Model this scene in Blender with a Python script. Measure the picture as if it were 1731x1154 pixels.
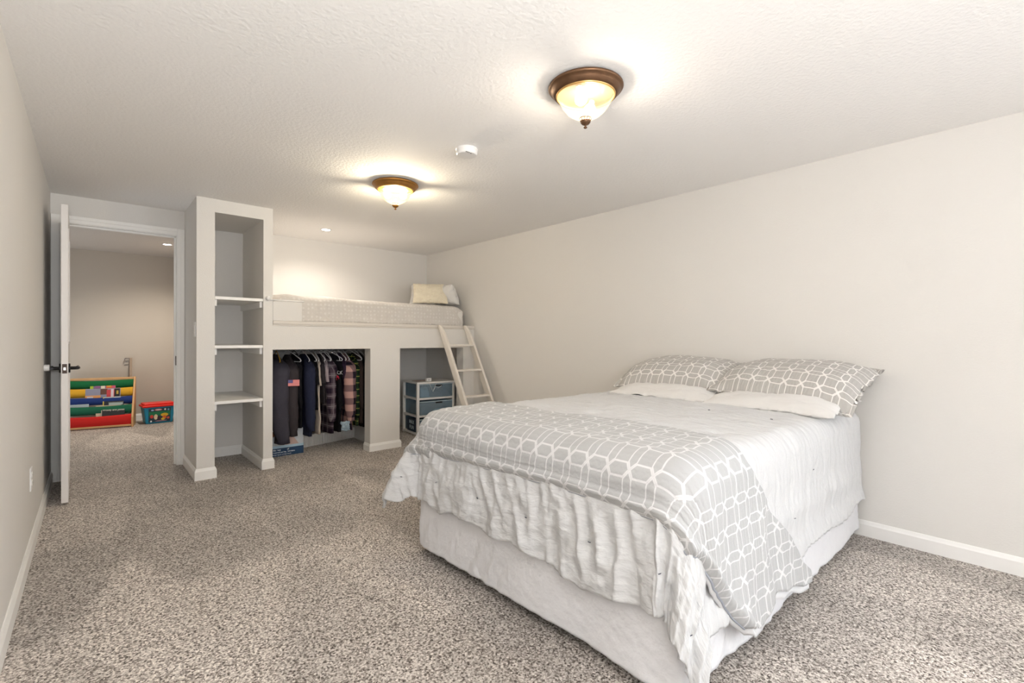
import bpy, bmesh, math, random
from mathutils import Vector, Matrix, noise
from math import sin, cos, pi, radians, sqrt, exp, hypot, atan2
random.seed(7)
for o in list(bpy.data.objects): bpy.data.objects.remove(o, do_unlink=True)
SC = bpy.context.scene
COL = SC.collection
V = Vector

# ------------------------------------------------------------------ camera
EYE = V((0, 0, 1.1148)); YAW, PITCH, ROLL, FPX = 0.7094, -0.0066, 0.0052, 825.25
F = V((sin(YAW)*cos(PITCH), cos(YAW)*cos(PITCH), sin(PITCH)))
R0 = V((cos(YAW), -sin(YAW), 0)); U0 = R0.cross(F)
Rr = R0*cos(ROLL) + U0*sin(ROLL); Uu = -R0*sin(ROLL) + U0*cos(ROLL)
cam = bpy.data.cameras.new('camera'); camo = bpy.data.objects.new('camera', cam); COL.objects.link(camo)
M = Matrix((Rr, Uu, -F)).transposed().to_4x4(); M.translation = EYE
camo.matrix_world = M
cam.sensor_width = 36; cam.lens = FPX/1731*36; cam.clip_start = 0.02
SC.camera = camo

# ------------------------------------------------------------------ world, lights, exposure
w = bpy.data.worlds.new('world'); SC.world = w; w.use_nodes = True
w.node_tree.nodes['Background'].inputs[0].default_value = (0.80, 0.90, 1.0, 1)
w.node_tree.nodes['Background'].inputs[1].default_value = 1.0
SC.view_settings.view_transform = 'Standard'; SC.view_settings.look = 'None'
SC.view_settings.gamma = 1; SC.view_settings.use_curve_mapping = False
SC.view_settings.exposure = 1.42
SC.cycles.max_bounces = 10; SC.cycles.diffuse_bounces = 6; SC.cycles.transparent_max_bounces = 16
SC.cycles.use_denoising = True; SC.cycles.caustics_reflective = False; SC.cycles.caustics_refractive = False

def light(name, kind, loc, energy, color, **kw):
    l = bpy.data.lights.new(name, kind); l.energy = energy; l.color = color
    rot = kw.pop('rot', None)
    for k, v in kw.items(): setattr(l, k, v)
    o = bpy.data.objects.new(name, l); o.location = loc
    if rot: o.rotation_euler = rot
    COL.objects.link(o); return o
H = 2.2                                   # ceiling height
XL, XR = -0.244, 3.343                    # left and right wall
YBACK = -3.4                              # wall behind the camera, with an added window
# fill light placed outside an added window behind the camera
light('rear_window_fill', 'AREA', (0.85, YBACK-0.16, 1.33), 12, (0.90, 0.94, 1.0), shape='RECTANGLE', size=2.1, size_y=1.3, rot=(radians(94), 0, 0))
light('side_window_fill', 'AREA', (XR+0.16, -2.35, 1.33), 38, (0.90, 0.94, 1.0), shape='RECTANGLE', size=1.8, size_y=1.2, rot=(radians(90), 0, radians(76)))  # fill for the left side, outside an added window in the right wall
# added fill light, bounced off the ceiling from behind the camera
light('ceiling_bounce_fill', 'AREA', (0.0, -.9, 1.3), 31, (1.0, 0.985, 0.96), shape='DISK', size=.5, rot=(radians(152), 0, radians(14)))

# ------------------------------------------------------------------ materials
def ng(mat):
    mat.use_nodes = True; nt = mat.node_tree; nt.nodes.clear()
    out = nt.nodes.new('ShaderNodeOutputMaterial'); return nt, out
def node(nt, t, **kw):
    n = nt.nodes.new(t)
    for k, v in kw.items():
        if k == 'ins':
            for a, b in v.items():
                if hasattr(b, 'is_linked') or isinstance(b, bpy.types.NodeSocket): nt.links.new(b, n.inputs[a])
                else: n.inputs[a].default_value = b
        else: setattr(n, k, v)
    return n
def math_(nt, op, a, b=None, c=None):
    n = nt.nodes.new('ShaderNodeMath'); n.operation = op
    for i, x in enumerate((a, b, c)):
        if x is None: continue
        if isinstance(x, (int, float)): n.inputs[i].default_value = x
        else: nt.links.new(x, n.inputs[i])
    return n.outputs[0]
def c4(c): return (c[0], c[1], c[2], 1)
def srgb(r, g, b):
    f = lambda v: (v/255/12.92) if v/255 <= .04045 else ((v/255+.055)/1.055)**2.4
    return (f(r), f(g), f(b))
def mat(name, col, rough=.6, metal=0, bump=0, bscale=100, vary=0, vscale=10, spec=.5, sheen=0, coord='Object', detail=3):
    m = bpy.data.materials.new(name); nt, out = ng(m)
    b = node(nt, 'ShaderNodeBsdfPrincipled', ins={'Base Color': c4(col), 'Roughness': rough, 'Metallic': metal, 'Specular IOR Level': spec, 'Sheen Weight': sheen})
    tc = nt.nodes.new('ShaderNodeTexCoord').outputs[coord]
    if vary:
        n = node(nt, 'ShaderNodeTexNoise', ins={'Vector': tc, 'Scale': vscale, 'Detail': 4.0})
        r = node(nt, 'ShaderNodeMixRGB', ins={'Fac': n.outputs[0], 'Color1': c4([x*(1-vary) for x in col]), 'Color2': c4([min(1, x*(1+vary)) for x in col])})
        nt.links.new(r.outputs[0], b.inputs['Base Color'])
    if bump:
        n = node(nt, 'ShaderNodeTexNoise', ins={'Vector': tc, 'Scale': bscale, 'Detail': float(detail)})
        bp = node(nt, 'ShaderNodeBump', ins={'Height': n.outputs[0], 'Strength': bump, 'Distance': .01})
        nt.links.new(bp.outputs[0], b.inputs['Normal'])
    nt.links.new(b.outputs[0], out.inputs[0]); return m
def emis(name, col, s):
    m = bpy.data.materials.new(name); nt, out = ng(m)
    e = node(nt, 'ShaderNodeEmission', ins={'Color': c4(col), 'Strength': s}); nt.links.new(e.outputs[0], out.inputs[0]); return m

wall_m = mat('wall_paint', (.70, .682, .655), .75, bump=.10, bscale=130)
ceil_m = mat('ceiling_paint', (.86, .85, .84), .85, bump=.32, bscale=60, detail=4)
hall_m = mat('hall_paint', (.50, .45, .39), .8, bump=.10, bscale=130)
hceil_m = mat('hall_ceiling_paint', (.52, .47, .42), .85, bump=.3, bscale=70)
trim_m = mat('white_trim_paint', (.84, .83, .81), .42)
door_m = mat('white_door_paint', (.78, .75, .73), .45)
white_m = mat('white_plastic', (.80, .79, .78), .35)
ladder_m = mat('white_painted_wood', (.70, .655, .60), .5, bump=.1, bscale=30)
bronze_m = mat('oil_rubbed_bronze', (.16, .085, .045), .42, metal=.75, vary=.25, vscale=30)
brass_m = mat('antique_gold_band', (.62, .38, .14), .35, metal=.7)
black_m = mat('black_metal', (.012, .011, .012), .35, metal=.5)
nickel_m = mat('latch_nickel', (.55, .53, .50), .3, metal=.9)
darkplate_m = mat('bronze_hardware', (.05, .032, .024), .4, metal=.6)

def carpet_material():
    m = bpy.data.materials.new('berber_carpet'); nt, out = ng(m)
    tc = nt.nodes.new('ShaderNodeTexCoord').outputs['Object']
    n1 = node(nt, 'ShaderNodeTexNoise', ins={'Vector': tc, 'Scale': 105.0, 'Detail': 3.0, 'Roughness': .7})
    n2 = node(nt, 'ShaderNodeTexVoronoi', ins={'Vector': tc, 'Scale': 150.0})
    mx = node(nt, 'ShaderNodeMixRGB', ins={'Fac': .30, 'Color1': n1.outputs[0], 'Color2': n2.outputs['Color']})
    bw = node(nt, 'ShaderNodeRGBToBW', ins={0: mx.outputs[0]})
    cr = nt.nodes.new('ShaderNodeValToRGB'); nt.links.new(bw.outputs[0], cr.inputs[0])
    e = cr.color_ramp.elements
    e[0].position = .32; e[0].color = c4((.035, .026, .020)); e[1].position = .72; e[1].color = c4((.95, .89, .83))
    a = e.new(.42); a.color = c4((.20, .165, .14)); a = e.new(.50); a.color = c4((.44, .395, .355)); a = e.new(.60); a.color = c4((.70, .645, .59))
    # vacuum marks: pile brushed one way or the other in broad strips
    mp = node(nt, 'ShaderNodeMapping', ins={0: tc, 'Rotation': (0, 0, .6), 'Scale': (1.0, .45, 1)})
    v = node(nt, 'ShaderNodeTexVoronoi', ins={'Vector': mp.outputs[0], 'Scale': 2.1, 'Randomness': .9}); v.feature = 'SMOOTH_F1'; v.inputs['Smoothness'].default_value = .25
    n3 = node(nt, 'ShaderNodeTexNoise', ins={'Vector': tc, 'Scale': 1.6, 'Detail': 2.0})
    s = node(nt, 'ShaderNodeSeparateColor', ins={0: v.outputs['Color']})
    k = math_(nt, 'ADD', math_(nt, 'MULTIPLY', s.outputs[0], .5), math_(nt, 'MULTIPLY', n3.outputs[0], .5))
    k = node(nt, 'ShaderNodeMapRange', ins={0: k, 1: .30, 2: .70, 3: .82, 4: 1.20}).outputs[0]
    mul = node(nt, 'ShaderNodeVectorMath', operation='SCALE', ins={0: cr.outputs[0], 'Scale': k})
    b = node(nt, 'ShaderNodeBsdfPrincipled', ins={'Base Color': mul.outputs[0], 'Roughness': .95, 'Specular IOR Level': .1, 'Sheen Weight': .15})
    bp = node(nt, 'ShaderNodeBump', ins={'Height': bw.outputs[0], 'Strength': .7, 'Distance': .012})
    nt.links.new(bp.outputs[0], b.inputs['Normal']); nt.links.new(b.outputs[0], out.inputs[0]); return m
carpet_m = carpet_material()

def lattice_material(name, base, line, period=.085, wid=.0021, rr=.68, rib=0.0, mx=0.92):
    """white interlaced octagon lattice printed on cloth; UV is in metres"""
    m = bpy.data.materials.new(name); nt, out = ng(m)
    uv = nt.nodes.new('ShaderNodeTexCoord').outputs['UV']
    s = node(nt, 'ShaderNodeSeparateXYZ', ins={0: uv})
    def cell(x):
        q = math_(nt, 'DIVIDE', x, period); q = math_(nt, 'FRACT', math_(nt, 'ADD', q, 100.0))
        return math_(nt, 'ABSOLUTE', math_(nt, 'SUBTRACT', q, .5))
    x, y = cell(s.outputs[0]), cell(s.outputs[1])
    def octd(a, b):
        return math_(nt, 'MAXIMUM', math_(nt, 'MAXIMUM', a, b), math_(nt, 'MULTIPLY', math_(nt, 'ADD', a, b), .7071))
    def ax(a): return math_(nt, 'ABSOLUTE', a)
    d0 = ax(math_(nt, 'SUBTRACT', octd(x, y), rr))
    x1 = ax(math_(nt, 'SUBTRACT', 1.0, x)); y1 = ax(math_(nt, 'SUBTRACT', 1.0, y))
    d1 = ax(math_(nt, 'SUBTRACT', octd(x1, y), rr)); d2 = ax(math_(nt, 'SUBTRACT', octd(x, y1), rr))
    d3 = ax(math_(nt, 'SUBTRACT', octd(x1, y1), rr))
    d = math_(nt, 'MINIMUM', math_(nt, 'MINIMUM', d0, d1), math_(nt, 'MINIMUM', d2, d3))
    k = node(nt, 'ShaderNodeMapRange', ins={0: d, 1: wid/period*.75, 2: wid/period*1.35, 3: 1.0, 4: 0.0}).outputs[0]
    nz = node(nt, 'ShaderNodeTexNoise', ins={'Vector': uv, 'Scale': 260.0, 'Detail': 2.0})
    k = math_(nt, 'MULTIPLY', k, mx)
    col = node(nt, 'ShaderNodeMixRGB', ins={'Fac': k, 'Color1': c4(base), 'Color2': c4(line)})
    b = node(nt, 'ShaderNodeBsdfPrincipled', ins={'Base Color': col.outputs[0], 'Roughness': .85, 'Specular IOR Level': .2, 'Sheen Weight': .1})
    wv = node(nt, 'ShaderNodeTexWave', ins={'Vector': uv, 'Scale': 18.0, 'Distortion': 3.0, 'Detail': 2.0, 'Detail Scale': 3.0})
    wv.bands_direction = 'X'
    hh = math_(nt, 'ADD', math_(nt, 'MULTIPLY', wv.outputs[1], .7), math_(nt, 'MULTIPLY', nz.outputs[0], .25))
    bp = node(nt, 'ShaderNodeBump', ins={'Height': hh, 'Strength': .5, 'Distance': .004})
    nt.links.new(bp.outputs[0], b.inputs['Normal']); nt.links.new(b.outputs[0], out.inputs[0]); return m
cov_m = lattice_material('lattice_quilt_cloth', (.41, .413, .415), (.63, .63, .63))
sham_m = lattice_material('lattice_pillow_cloth', (.42, .405, .385), (.78, .76, .73))

def crinkle_material(name, col, scale=(60, 8), strength=.5, fine=.3):
    m = bpy.data.materials.new(name); nt, out = ng(m)
    uv = nt.nodes.new('ShaderNodeTexCoord').outputs['UV']
    mp = node(nt, 'ShaderNodeMapping', ins={0: uv, 'Scale': (scale[0], scale[1], 1)})
    n1 = node(nt, 'ShaderNodeTexNoise', ins={'Vector': mp.outputs[0], 'Scale': 1.0, 'Detail': 3.0, 'Distortion': .4})
    n2 = node(nt, 'ShaderNodeTexNoise', ins={'Vector': uv, 'Scale': 45.0, 'Detail': 3.0})
    hh = math_(nt, 'ADD', n1.outputs[0], math_(nt, 'MULTIPLY', n2.outputs[0], fine))
    b = node(nt, 'ShaderNodeBsdfPrincipled', ins={'Base Color': c4(col), 'Roughness': .85, 'Specular IOR Level': .2, 'Sheen Weight': .1})
    bp = node(nt, 'ShaderNodeBump', ins={'Height': hh, 'Strength': strength, 'Distance': .012})
    nt.links.new(bp.outputs[0], b.inputs['Normal']); nt.links.new(b.outputs[0], out.inputs[0]); return m
comf_m = crinkle_material('white_crinkle_cotton', (.565, .568, .573), (34, 14), .75)
skirt_m = crinkle_material('white_sateen_skirt', (.70, .70, .72), (14, 6), .7, .35)
pcase_m = crinkle_material('white_pillowcase', (.68, .67, .655), (14, 30), .4)
cream_m = crinkle_material('cream_pillowcase', (.72, .655, .52), (30, 30), .8, .8)

# ------------------------------------------------------------------ mesh helpers
def link(name, bm, m, parent=None, smooth=False, loc=None, bevel=0, seg=2):
    me = bpy.data.meshes.new(name); bm.normal_update(); bm.to_mesh(me); bm.free()
    if m is not None:
        for q in (m if isinstance(m, (list, tuple)) else [m]): me.materials.append(q)
    if smooth:
        for p in me.polygons: p.use_smooth = True
    o = bpy.data.objects.new(name, me); COL.objects.link(o)
    if loc: o.location = loc
    if parent is not None: o.parent = parent
    if bevel:
        b = o.modifiers.new('bevel', 'BEVEL'); b.width = bevel; b.segments = seg; b.limit_method = 'ANGLE'
    return o
def box(bm, x0, x1, y0, y1, z0, z1, mi=0):
    vs = [bm.verts.new(p) for p in ((x0,y0,z0),(x1,y0,z0),(x1,y1,z0),(x0,y1,z0),(x0,y0,z1),(x1,y0,z1),(x1,y1,z1),(x0,y1,z1))]
    for f in ((3,2,1,0),(4,5,6,7),(0,1,5,4),(1,2,6,5),(2,3,7,6),(3,0,4,7)):
        q = bm.faces.new([vs[i] for i in f]); q.material_index = mi
def prism(bm, poly, z0, z1, mi=0):
    """poly in xy, counter-clockwise"""
    a = [bm.verts.new((p[0], p[1], z0)) for p in poly]; b = [bm.verts.new((p[0], p[1], z1)) for p in poly]
    n = len(poly)
    bm.faces.new(a[::-1]).material_index = mi; bm.faces.new(b).material_index = mi
    for i in range(n):
        bm.faces.new((a[i], a[(i+1) % n], b[(i+1) % n], b[i])).material_index = mi
def lathe(bm, prof, n=48, c=(0, 0, 0), mi=0, cap=False):
    rings = []
    for r, z in prof:
        rings.append([bm.verts.new((c[0]+max(r, 1e-4)*cos(2*pi*i/n), c[1]+max(r, 1e-4)*sin(2*pi*i/n), c[2]+z)) for i in range(n)])
    for a, b in zip(rings, rings[1:]):
        for i in range(n): bm.faces.new((a[i], a[(i+1) % n], b[(i+1) % n], b[i])).material_index = mi
    if cap: bm.faces.new(rings[0][::-1]); bm.faces.new(rings[-1])
def tube(bm, pts, r, n=8, mi=0, closed=False):
    pts = [V(p) for p in pts]; rings = []; L = len(pts); up = None
    for i, p in enumerate(pts):
        if closed: t = (pts[(i+1) % L]-pts[i-1]).normalized()
        else: t = (pts[min(i+1, L-1)]-pts[max(i-1, 0)]).normalized()
        if up is None: up = t.orthogonal().normalized()
        up = (up - t*up.dot(t)).normalized(); s = t.cross(up)
        rad = r[i] if isinstance(r, (list, tuple)) else r
        rings.append([bm.verts.new(p+up*rad*cos(2*pi*k/n)+s*rad*sin(2*pi*k/n)) for k in range(n)])
    pr = list(zip(rings, rings[1:])) + ([(rings[-1], rings[0])] if closed else [])
    for a, b in pr:
        for i in range(n): bm.faces.new((a[i], a[(i+1) % n], b[(i+1) % n], b[i])).material_index = mi
    if not closed:
        bm.faces.new(rings[0][::-1]).material_index = mi; bm.faces.new(rings[-1]).material_index = mi
def grid(bm, nu, nv, fn, uvfn=None, mi=0):
    uvl = bm.loops.layers.uv.verify()
    vs = [[bm.verts.new(fn(i/nu, j/nv)) for j in range(nv+1)] for i in range(nu+1)]
    for i in range(nu):
        for j in range(nv):
            f = bm.faces.new((vs[i][j], vs[i+1][j], vs[i+1][j+1], vs[i][j+1])); f.material_index = mi
            if uvfn:
                for l, (a, b) in zip(f.loops, ((i, j), (i+1, j), (i+1, j+1), (i, j+1))): l[uvl].uv = uvfn(a/nu, b/nv)
    return vs
def B(): return bmesh.new()
def tag(o, label, cat, group=None):
    o['label'] = label; o['category'] = cat
    if group: o['group'] = group
    return o
def empty(name, loc, label, cat, group=None, rz=0):
    o = bpy.data.objects.new(name, None); o.empty_display_size = .1; COL.objects.link(o); o.location = loc; o.rotation_euler = (0, 0, rz)
    return tag(o, label, cat, group)
def struct(name, bm, m, parent=None, **k):
    o = link(name, bm, m, parent, **k)
    if parent is None: o['kind'] = 'structure'
    return o
def text_mesh(name, body, size, m, parent, mtx, extrude=.0006, bold=0):
    cu = bpy.data.curves.new(name, 'FONT'); cu.body = body; cu.size = size; cu.extrude = extrude; cu.offset = bold; cu.align_x = 'CENTER'; cu.align_y = 'CENTER'
    to = bpy.data.objects.new(name+'_c', cu); COL.objects.link(to)
    dg = bpy.context.evaluated_depsgraph_get(); dg.update()
    me = bpy.data.meshes.new_from_object(to.evaluated_get(dg)); bpy.data.objects.remove(to, do_unlink=True)
    me.materials.clear(); me.materials.append(m); me.name = name
    o = bpy.data.objects.new(name, me); COL.objects.link(o); o.parent = parent; o.matrix_local = mtx; return o
def fnz(x, y, z=0): return noise.noise(V((x, y, z)))

# ------------------------------------------------------------------ the shell
K = .044                                   # the loft front runs a little askew to the side walls
def fy(x, off=0): return 4.45 + off + K*(x-.605)
YD = 5.10                                  # wall with the doorway
bm = B(); box(bm, XL-.3, XR+.3, YBACK-.3, 8.5, -.12, 0); struct('floor', bm, carpet_m)
bm = B(); box(bm, XL-.1, XR+.1, YBACK-.1, 5.75, H, H+.1); struct('ceiling', bm, ceil_m)
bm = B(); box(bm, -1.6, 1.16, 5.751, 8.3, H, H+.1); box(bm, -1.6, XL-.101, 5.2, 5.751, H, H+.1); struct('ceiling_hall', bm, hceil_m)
bm = B(); box(bm, XL-.1, XL, YBACK-.1, 5.22, 0, H); struct('wall_left', bm, wall_m)
bm = B(); 
box(bm, XR, XR+.1, -1.45, 5.75, 0, H); box(bm, XR, XR+.1, YBACK-.1, -3.25, 0, H); box(bm, XR, XR+.1, -3.25, -1.45, 0, .73); box(bm, XR, XR+.1, -3.25, -1.45, 1.93, H)
struct('wall_right', bm, wall_m)
def byk(x): return 5.585+.024*(x-1.4)
bm = B(); prism(bm, [(1.16, byk(1.16)), (XR, byk(XR)), (XR, 5.74), (1.16, 5.74)], 0, H); struct('wall_back', bm, wall_m)
# rear wall with an unseen window, added to let in fill light
WX0, WX1, WZ0, WZ1 = -.1, 1.9, .72, 1.95
bm = B()
box(bm, XL, WX0, YBACK-.1, YBACK, 0, H); box(bm, WX1, XR, YBACK-.1, YBACK, 0, H)
box(bm, WX0, WX1, YBACK-.1, YBACK, 0, WZ0); box(bm, WX0, WX1, YBACK-.1, YBACK, WZ1, H)
struct('wall_rear', bm, wall_m)
bm = B()
for x0, x1, z0, z1 in ((WX0, WX1, WZ0, WZ0+.05), (WX0, WX1, WZ1-.05, WZ1), (WX0, WX0+.05, WZ0+.05, WZ1-.05), (WX1-.05, WX1, WZ0+.05, WZ1-.05), ((WX0+WX1)/2-.025, (WX0+WX1)/2+.025, WZ0+.05, WZ1-.05)):
    box(bm, x0, x1, YBACK-.08, YBACK-.03, z0, z1)
wf = struct('added_window_1', bm, trim_m)
gm = bpy.data.materials.new('added_window_glass'); nt, out = ng(gm)
tr = node(nt, 'ShaderNodeBsdfTransparent'); gl = node(nt, 'ShaderNodeBsdfGlossy', ins={'Roughness': .02})
mxs = node(nt, 'ShaderNodeMixShader', ins={0: .06, 1: tr.outputs[0], 2: gl.outputs[0]}); nt.links.new(mxs.outputs[0], out.inputs[0])
bm = B(); box(bm, WX0+.05, WX1-.05, YBACK-.058, YBACK-.052, WZ0+.05, WZ1-.05); link('added_window_pane', bm, gm, wf)

bm = B()  # unseen second window, added to let in the side fill
for y0, y1, z0, z1 in ((-3.25, -1.45, .73, .78), (-3.25, -1.45, 1.88, 1.93), (-3.25, -3.2, .78, 1.88), (-1.5, -1.45, .78, 1.88), (-2.375, -2.325, .78, 1.88)):
    box(bm, XR+.03, XR+.08, y0, y1, z0, z1)
wf = struct('added_window_2', bm, trim_m)
bm = B(); box(bm, XR+.052, XR+.058, -3.2, -1.5, .78, 1.88); link('added_window_pane', bm, gm, wf)

# doorway wall: opening x -.14..+.545, z up to 1.985
DX0, DX1, DZ = -.150, .548, 1.985
bm = B()
box(bm, XL, DX0-.012, YD, YD+.12, 0, H); box(bm, DX1+.012, .608, YD, YD+.12, 0, H); box(bm, DX0-.012, DX1+.012, YD, YD+.12, DZ+.012, H)
box(bm, -1.6, XL-.001, YD+.021, YD+.12, 0, H)
struct('wall_doorway', bm, wall_m)
bm = B()
box(bm, DX0-.012, DX0, YD-.002, YD+.122, 0, DZ); box(bm, DX1, DX1+.012, YD-.002, YD+.122, 0, DZ); box(bm, DX0-.012, DX1+.012, YD-.002, YD+.122, DZ, DZ+.012)
box(bm, DX1-.011, DX1, YD+.045, YD+.08, 0, DZ); box(bm, DX0, DX0+.011, YD+.045, YD+.08, 0, DZ); box(bm, DX0, DX1, YD+.045, YD+.08, DZ-.011, DZ)
jamb = struct('door_frame_1', bm, trim_m, bevel=.002)
jamb.name = 'trim_1'
bm = B()   # casing: stepped profile
cw = .058
for x0, x1, z0, z1 in ((DX1+.005, DX1+.058, 0, DZ+cw), (XL+.002, DX0-.005, 0, DZ+cw), (DX0-.005, DX1+.005, DZ+.004, DZ+cw)):
    box(bm, x0, x1, YD-.012, YD, z0, z1)
    if x1-x0 > z1-z0: box(bm, x0, x1, YD-.019, YD-.012, z1-.028, z1)
    elif x0 > 0: box(bm, x1-.028, x1, YD-.019, YD-.012, z0, z1)
    else: box(bm, x0, x0+.05, YD-.019, YD-.012, z0, z1)
struct('trim_2', bm, trim_m, bevel=.003)
bm = B(); box(bm, DX1-.003, DX1, YD-.001, YD+.040, .865, .945); link('strike_plate', bm, darkplate_m, jamb)

# hall beyond
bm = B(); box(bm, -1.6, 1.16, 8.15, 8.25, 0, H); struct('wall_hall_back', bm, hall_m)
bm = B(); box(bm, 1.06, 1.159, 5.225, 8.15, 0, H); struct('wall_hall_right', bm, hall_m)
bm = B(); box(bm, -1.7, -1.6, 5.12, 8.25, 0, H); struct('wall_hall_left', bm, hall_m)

# ------------------------------------------------------------------ column with shelf recess
CX0, CX1, RX0, RX1, RT = .607, 1.160, .731, 1.086, 2.097
RB = 5.215
bm = B()
prism(bm, [(CX0, fy(CX0)), (RX0, fy(RX0)), (RX0, RB+.01), (CX0, RB+.01)], 0, RT)
prism(bm, [(RX1, fy(RX1)), (CX1, fy(CX1)), (CX1, 5.60), (RX1, 5.60)], 0, RT)
prism(bm, [(CX0, fy(CX0)), (CX1, fy(CX1)), (CX1, RB+.01), (CX0, RB+.01)], RT, H)
box(bm, RX1, CX1, RB+.01, 5.60, RT, H)
box(bm, RX0, RX1, RB, RB+.01, 0, RT)
struct('wall_column', bm, wall_m)

def baseboard(name, runs, h=.088, t=.013):
    """runs: list of polylines (outer foot line) with an inward wall side to the LEFT of travel; profile with eased top"""
    bm = B()
    for run in runs:
        n = len(run); offs = []
        P = [V((p[0], p[1])) for p in run]
        def nrm(a, b):
            d = (b-a).normalized(); return V((d.y, -d.x))      # right of travel = room side
        pts = []
        for i in range(n):
            if i == 0: nn = nrm(P[0], P[1]); sc = 1
            elif i == n-1: nn = nrm(P[-2], P[-1]); sc = 1
            else:
                a, b = nrm(P[i-1], P[i]), nrm(P[i], P[i+1]); nn = (a+b).normalized(); sc = 1/max(.3, nn.dot(a))
            pts.append((P[i], nn*sc))
        prof = [(0, 0), (t, 0), (t, h-.022), (t*.72, h-.014), (t*.45, h-.004), (t*.3, h), (0, h)]
        rings = [[bm.verts.new((p.x+nn.x*o, p.y+nn.y*o, z)) for o, z in prof] for p, nn in pts]
        for a, b in zip(rings, rings[1:]):
            for k in range(len(prof)-1): bm.faces.new((a[k], b[k], b[k+1], a[k+1]))
        bm.faces.new(rings[0]); bm.faces.new(rings[-1][::-1])
    bmesh.ops.recalc_face_normals(bm, faces=bm.faces)
    return struct(name, bm, trim_m)
baseboard('baseboard_left', [[(XL, YD-.02), (XL, YBACK)]][::-1] and [[(XL, YBACK), (XL, YD-.02)]])
baseboard('baseboard_right', [[(XR, fy(XR)-.002), (XR, YBACK)]])
baseboard('baseboard_column', [[(CX0, YD-.02), (CX0, fy(CX0)), (RX0, fy(RX0)), (RX0, RB), (RX1, RB), (RX1, fy(RX1)), (CX1, fy(CX1)), (CX1, fy(CX1)+.13)]])
baseboard('baseboard_hall', [[(-1.6, 8.15), (1.06, 8.15)]])

# shelves with cleats
def shelf(z, label):
    root = empty('wall_shelf', ((RX0+RX1)/2, 4.85, z), label, 'shelf', 'shelves in the tall recess')
    bm = B(); prism(bm, [(RX0+.001, fy(RX0)+.006), (RX1-.001, fy(RX1)+.006), (RX1-.001, RB-.001), (RX0+.001, RB-.001)], z-.024, z)
    b = link('shelf_board', bm, trim_m, root, bevel=.002); b.location = -root.location
    for x0, x1 in ((RX0+.001, RX0+.020), (RX1-.020, RX1-.001)):
        bm = B(); box(bm, x0, x1, fy(x0)+.035, RB-.001, z-.024-.052, z-.0245)
        c = link('cleat', bm, trim_m, root, bevel=.002); c.location = -root.location
shelf(1.436, 'white painted shelf with side cleats, topmost in the tall recess')
shelf(1.046, 'white painted shelf with side cleats, middle of the three in the tall recess')
shelf(.600, 'white painted shelf with side cleats, lowest in the tall recess above the carpet')

# ------------------------------------------------------------------ built-in loft
LT, OT = 1.258, 1.007         # ledge top, opening top
P0, P1, P2 = 2.055, 2.380, 3.188
TH = .13
def slant(bm, x0, x1, z0, z1, o0=0, o1=TH):
    prism(bm, [(x0, fy(x0, o0)), (x1, fy(x1, o0)), (x1, fy(x1, o1)), (x0, fy(x0, o1))], z0, z1)
bm = B()
slant(bm, CX1, XR, OT, LT-.034); slant(bm, P0, P1, 0, OT); slant(bm, P2, XR, 0, OT)
struct('wall_loft_front', bm, wall_m)
bm = B(); slant(bm, CX1, XR, LT-.032, LT-.004, -.012, .13); slant(bm, CX1, XR, LT-.046, LT-.032, -.006, .0)
prism(bm, [(CX1, fy(CX1, .13)), (XR, fy(XR, .13)), (XR, byk(XR)), (CX1, byk(CX1))], LT-.10, LT-.03)
struct('trim_3', bm, mat('ledge_paint', (.66, .62, .57), .5), bevel=.003)
bm = B(); box(bm, 2.20, 2.26, fy(2.2, TH), 5.58, 0, LT-.10); struct('wall_loft_divider', bm, wall_m)
baseboard('baseboard_pier', [[(P0, fy(P0)+.13), (P0, fy(P0)), (P1, fy(P1)), (P1, fy(P1)+.13)], [(P2, fy(P2)+.12), (P2, fy(P2)), (XR, fy(XR))]], h=.075)
# low white box panel at the head of the ledge
bm = B(); slant(bm, CX1+.001, 1.403, LT-.003, 1.421, 0, .05)
tag(link('side_panel', bm, wall_m, bevel=.002), 'low painted panel closing the left end of the loft bed above the ledge', 'panel')
root = empty('rail_rod', (1.12, fy(1.12)-.012, 1.43), 'thin white rod with a round knob end lying along the loft panel top', 'rod')
bm = B(); tube(bm, [(.0, 0, 0), (.30, .028, -.003)], .0055); link('rod', bm, white_m, root, smooth=True)
bm = B(); bmesh.ops.create_icosphere(bm, subdivisions=3, radius=.017); 
for v in bm.verts: v.co.z = v.co.z*1.25 + .012
link('knob', bm, white_m, root, smooth=True)

# ------------------------------------------------------------------ cloth over a box
def drape(a, b, L, W, T, rr=.06, flare=.07, cflare=.10, off=0):
    if b > W and a < 0: cflare = .40
    """sheet point (a,b) in metres laid over a mattress [0,L]x[0,W] of top height T; returns local point, normal-ish, drop"""
    a0, b0, b1 = rr, rr, W-rr
    ca = max(a, a0); cb = min(max(b, b0), b1)
    ex, ey = a-ca, b-cb; d = hypot(ex, ey)
    if d < 1e-6: return V((a, b, T+off)), V((0, 0, 1)), 0, V((0, 0, 0))
    n = V((ex/d, ey/d, 0)); arc = rr*pi/2
    cs = (2*n.x*n.y)**2
    if d < arc:
        t = d/rr; p = V((ca, cb, T))+n*(rr*sin(t))+V((0, 0, -rr*(1-cos(t)))); nn = n*sin(t)+V((0, 0, cos(t)))
    else:
        s = d-arc; fl = flare+cflare*cs
        q = sqrt(max(0.0, 1-fl*fl))
        p = V((ca, cb, T-rr))+n*(rr+s*fl)+V((0, 0, -s*q)); nn = (n+V((0, 0, fl))).normalized()
    return p+nn*off, nn, max(0, d-arc), n
BED_A = radians(1.6); BO = V((1.345, .775, 0))
BL, BW, BT = 1.96, 1.46, .700
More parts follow.
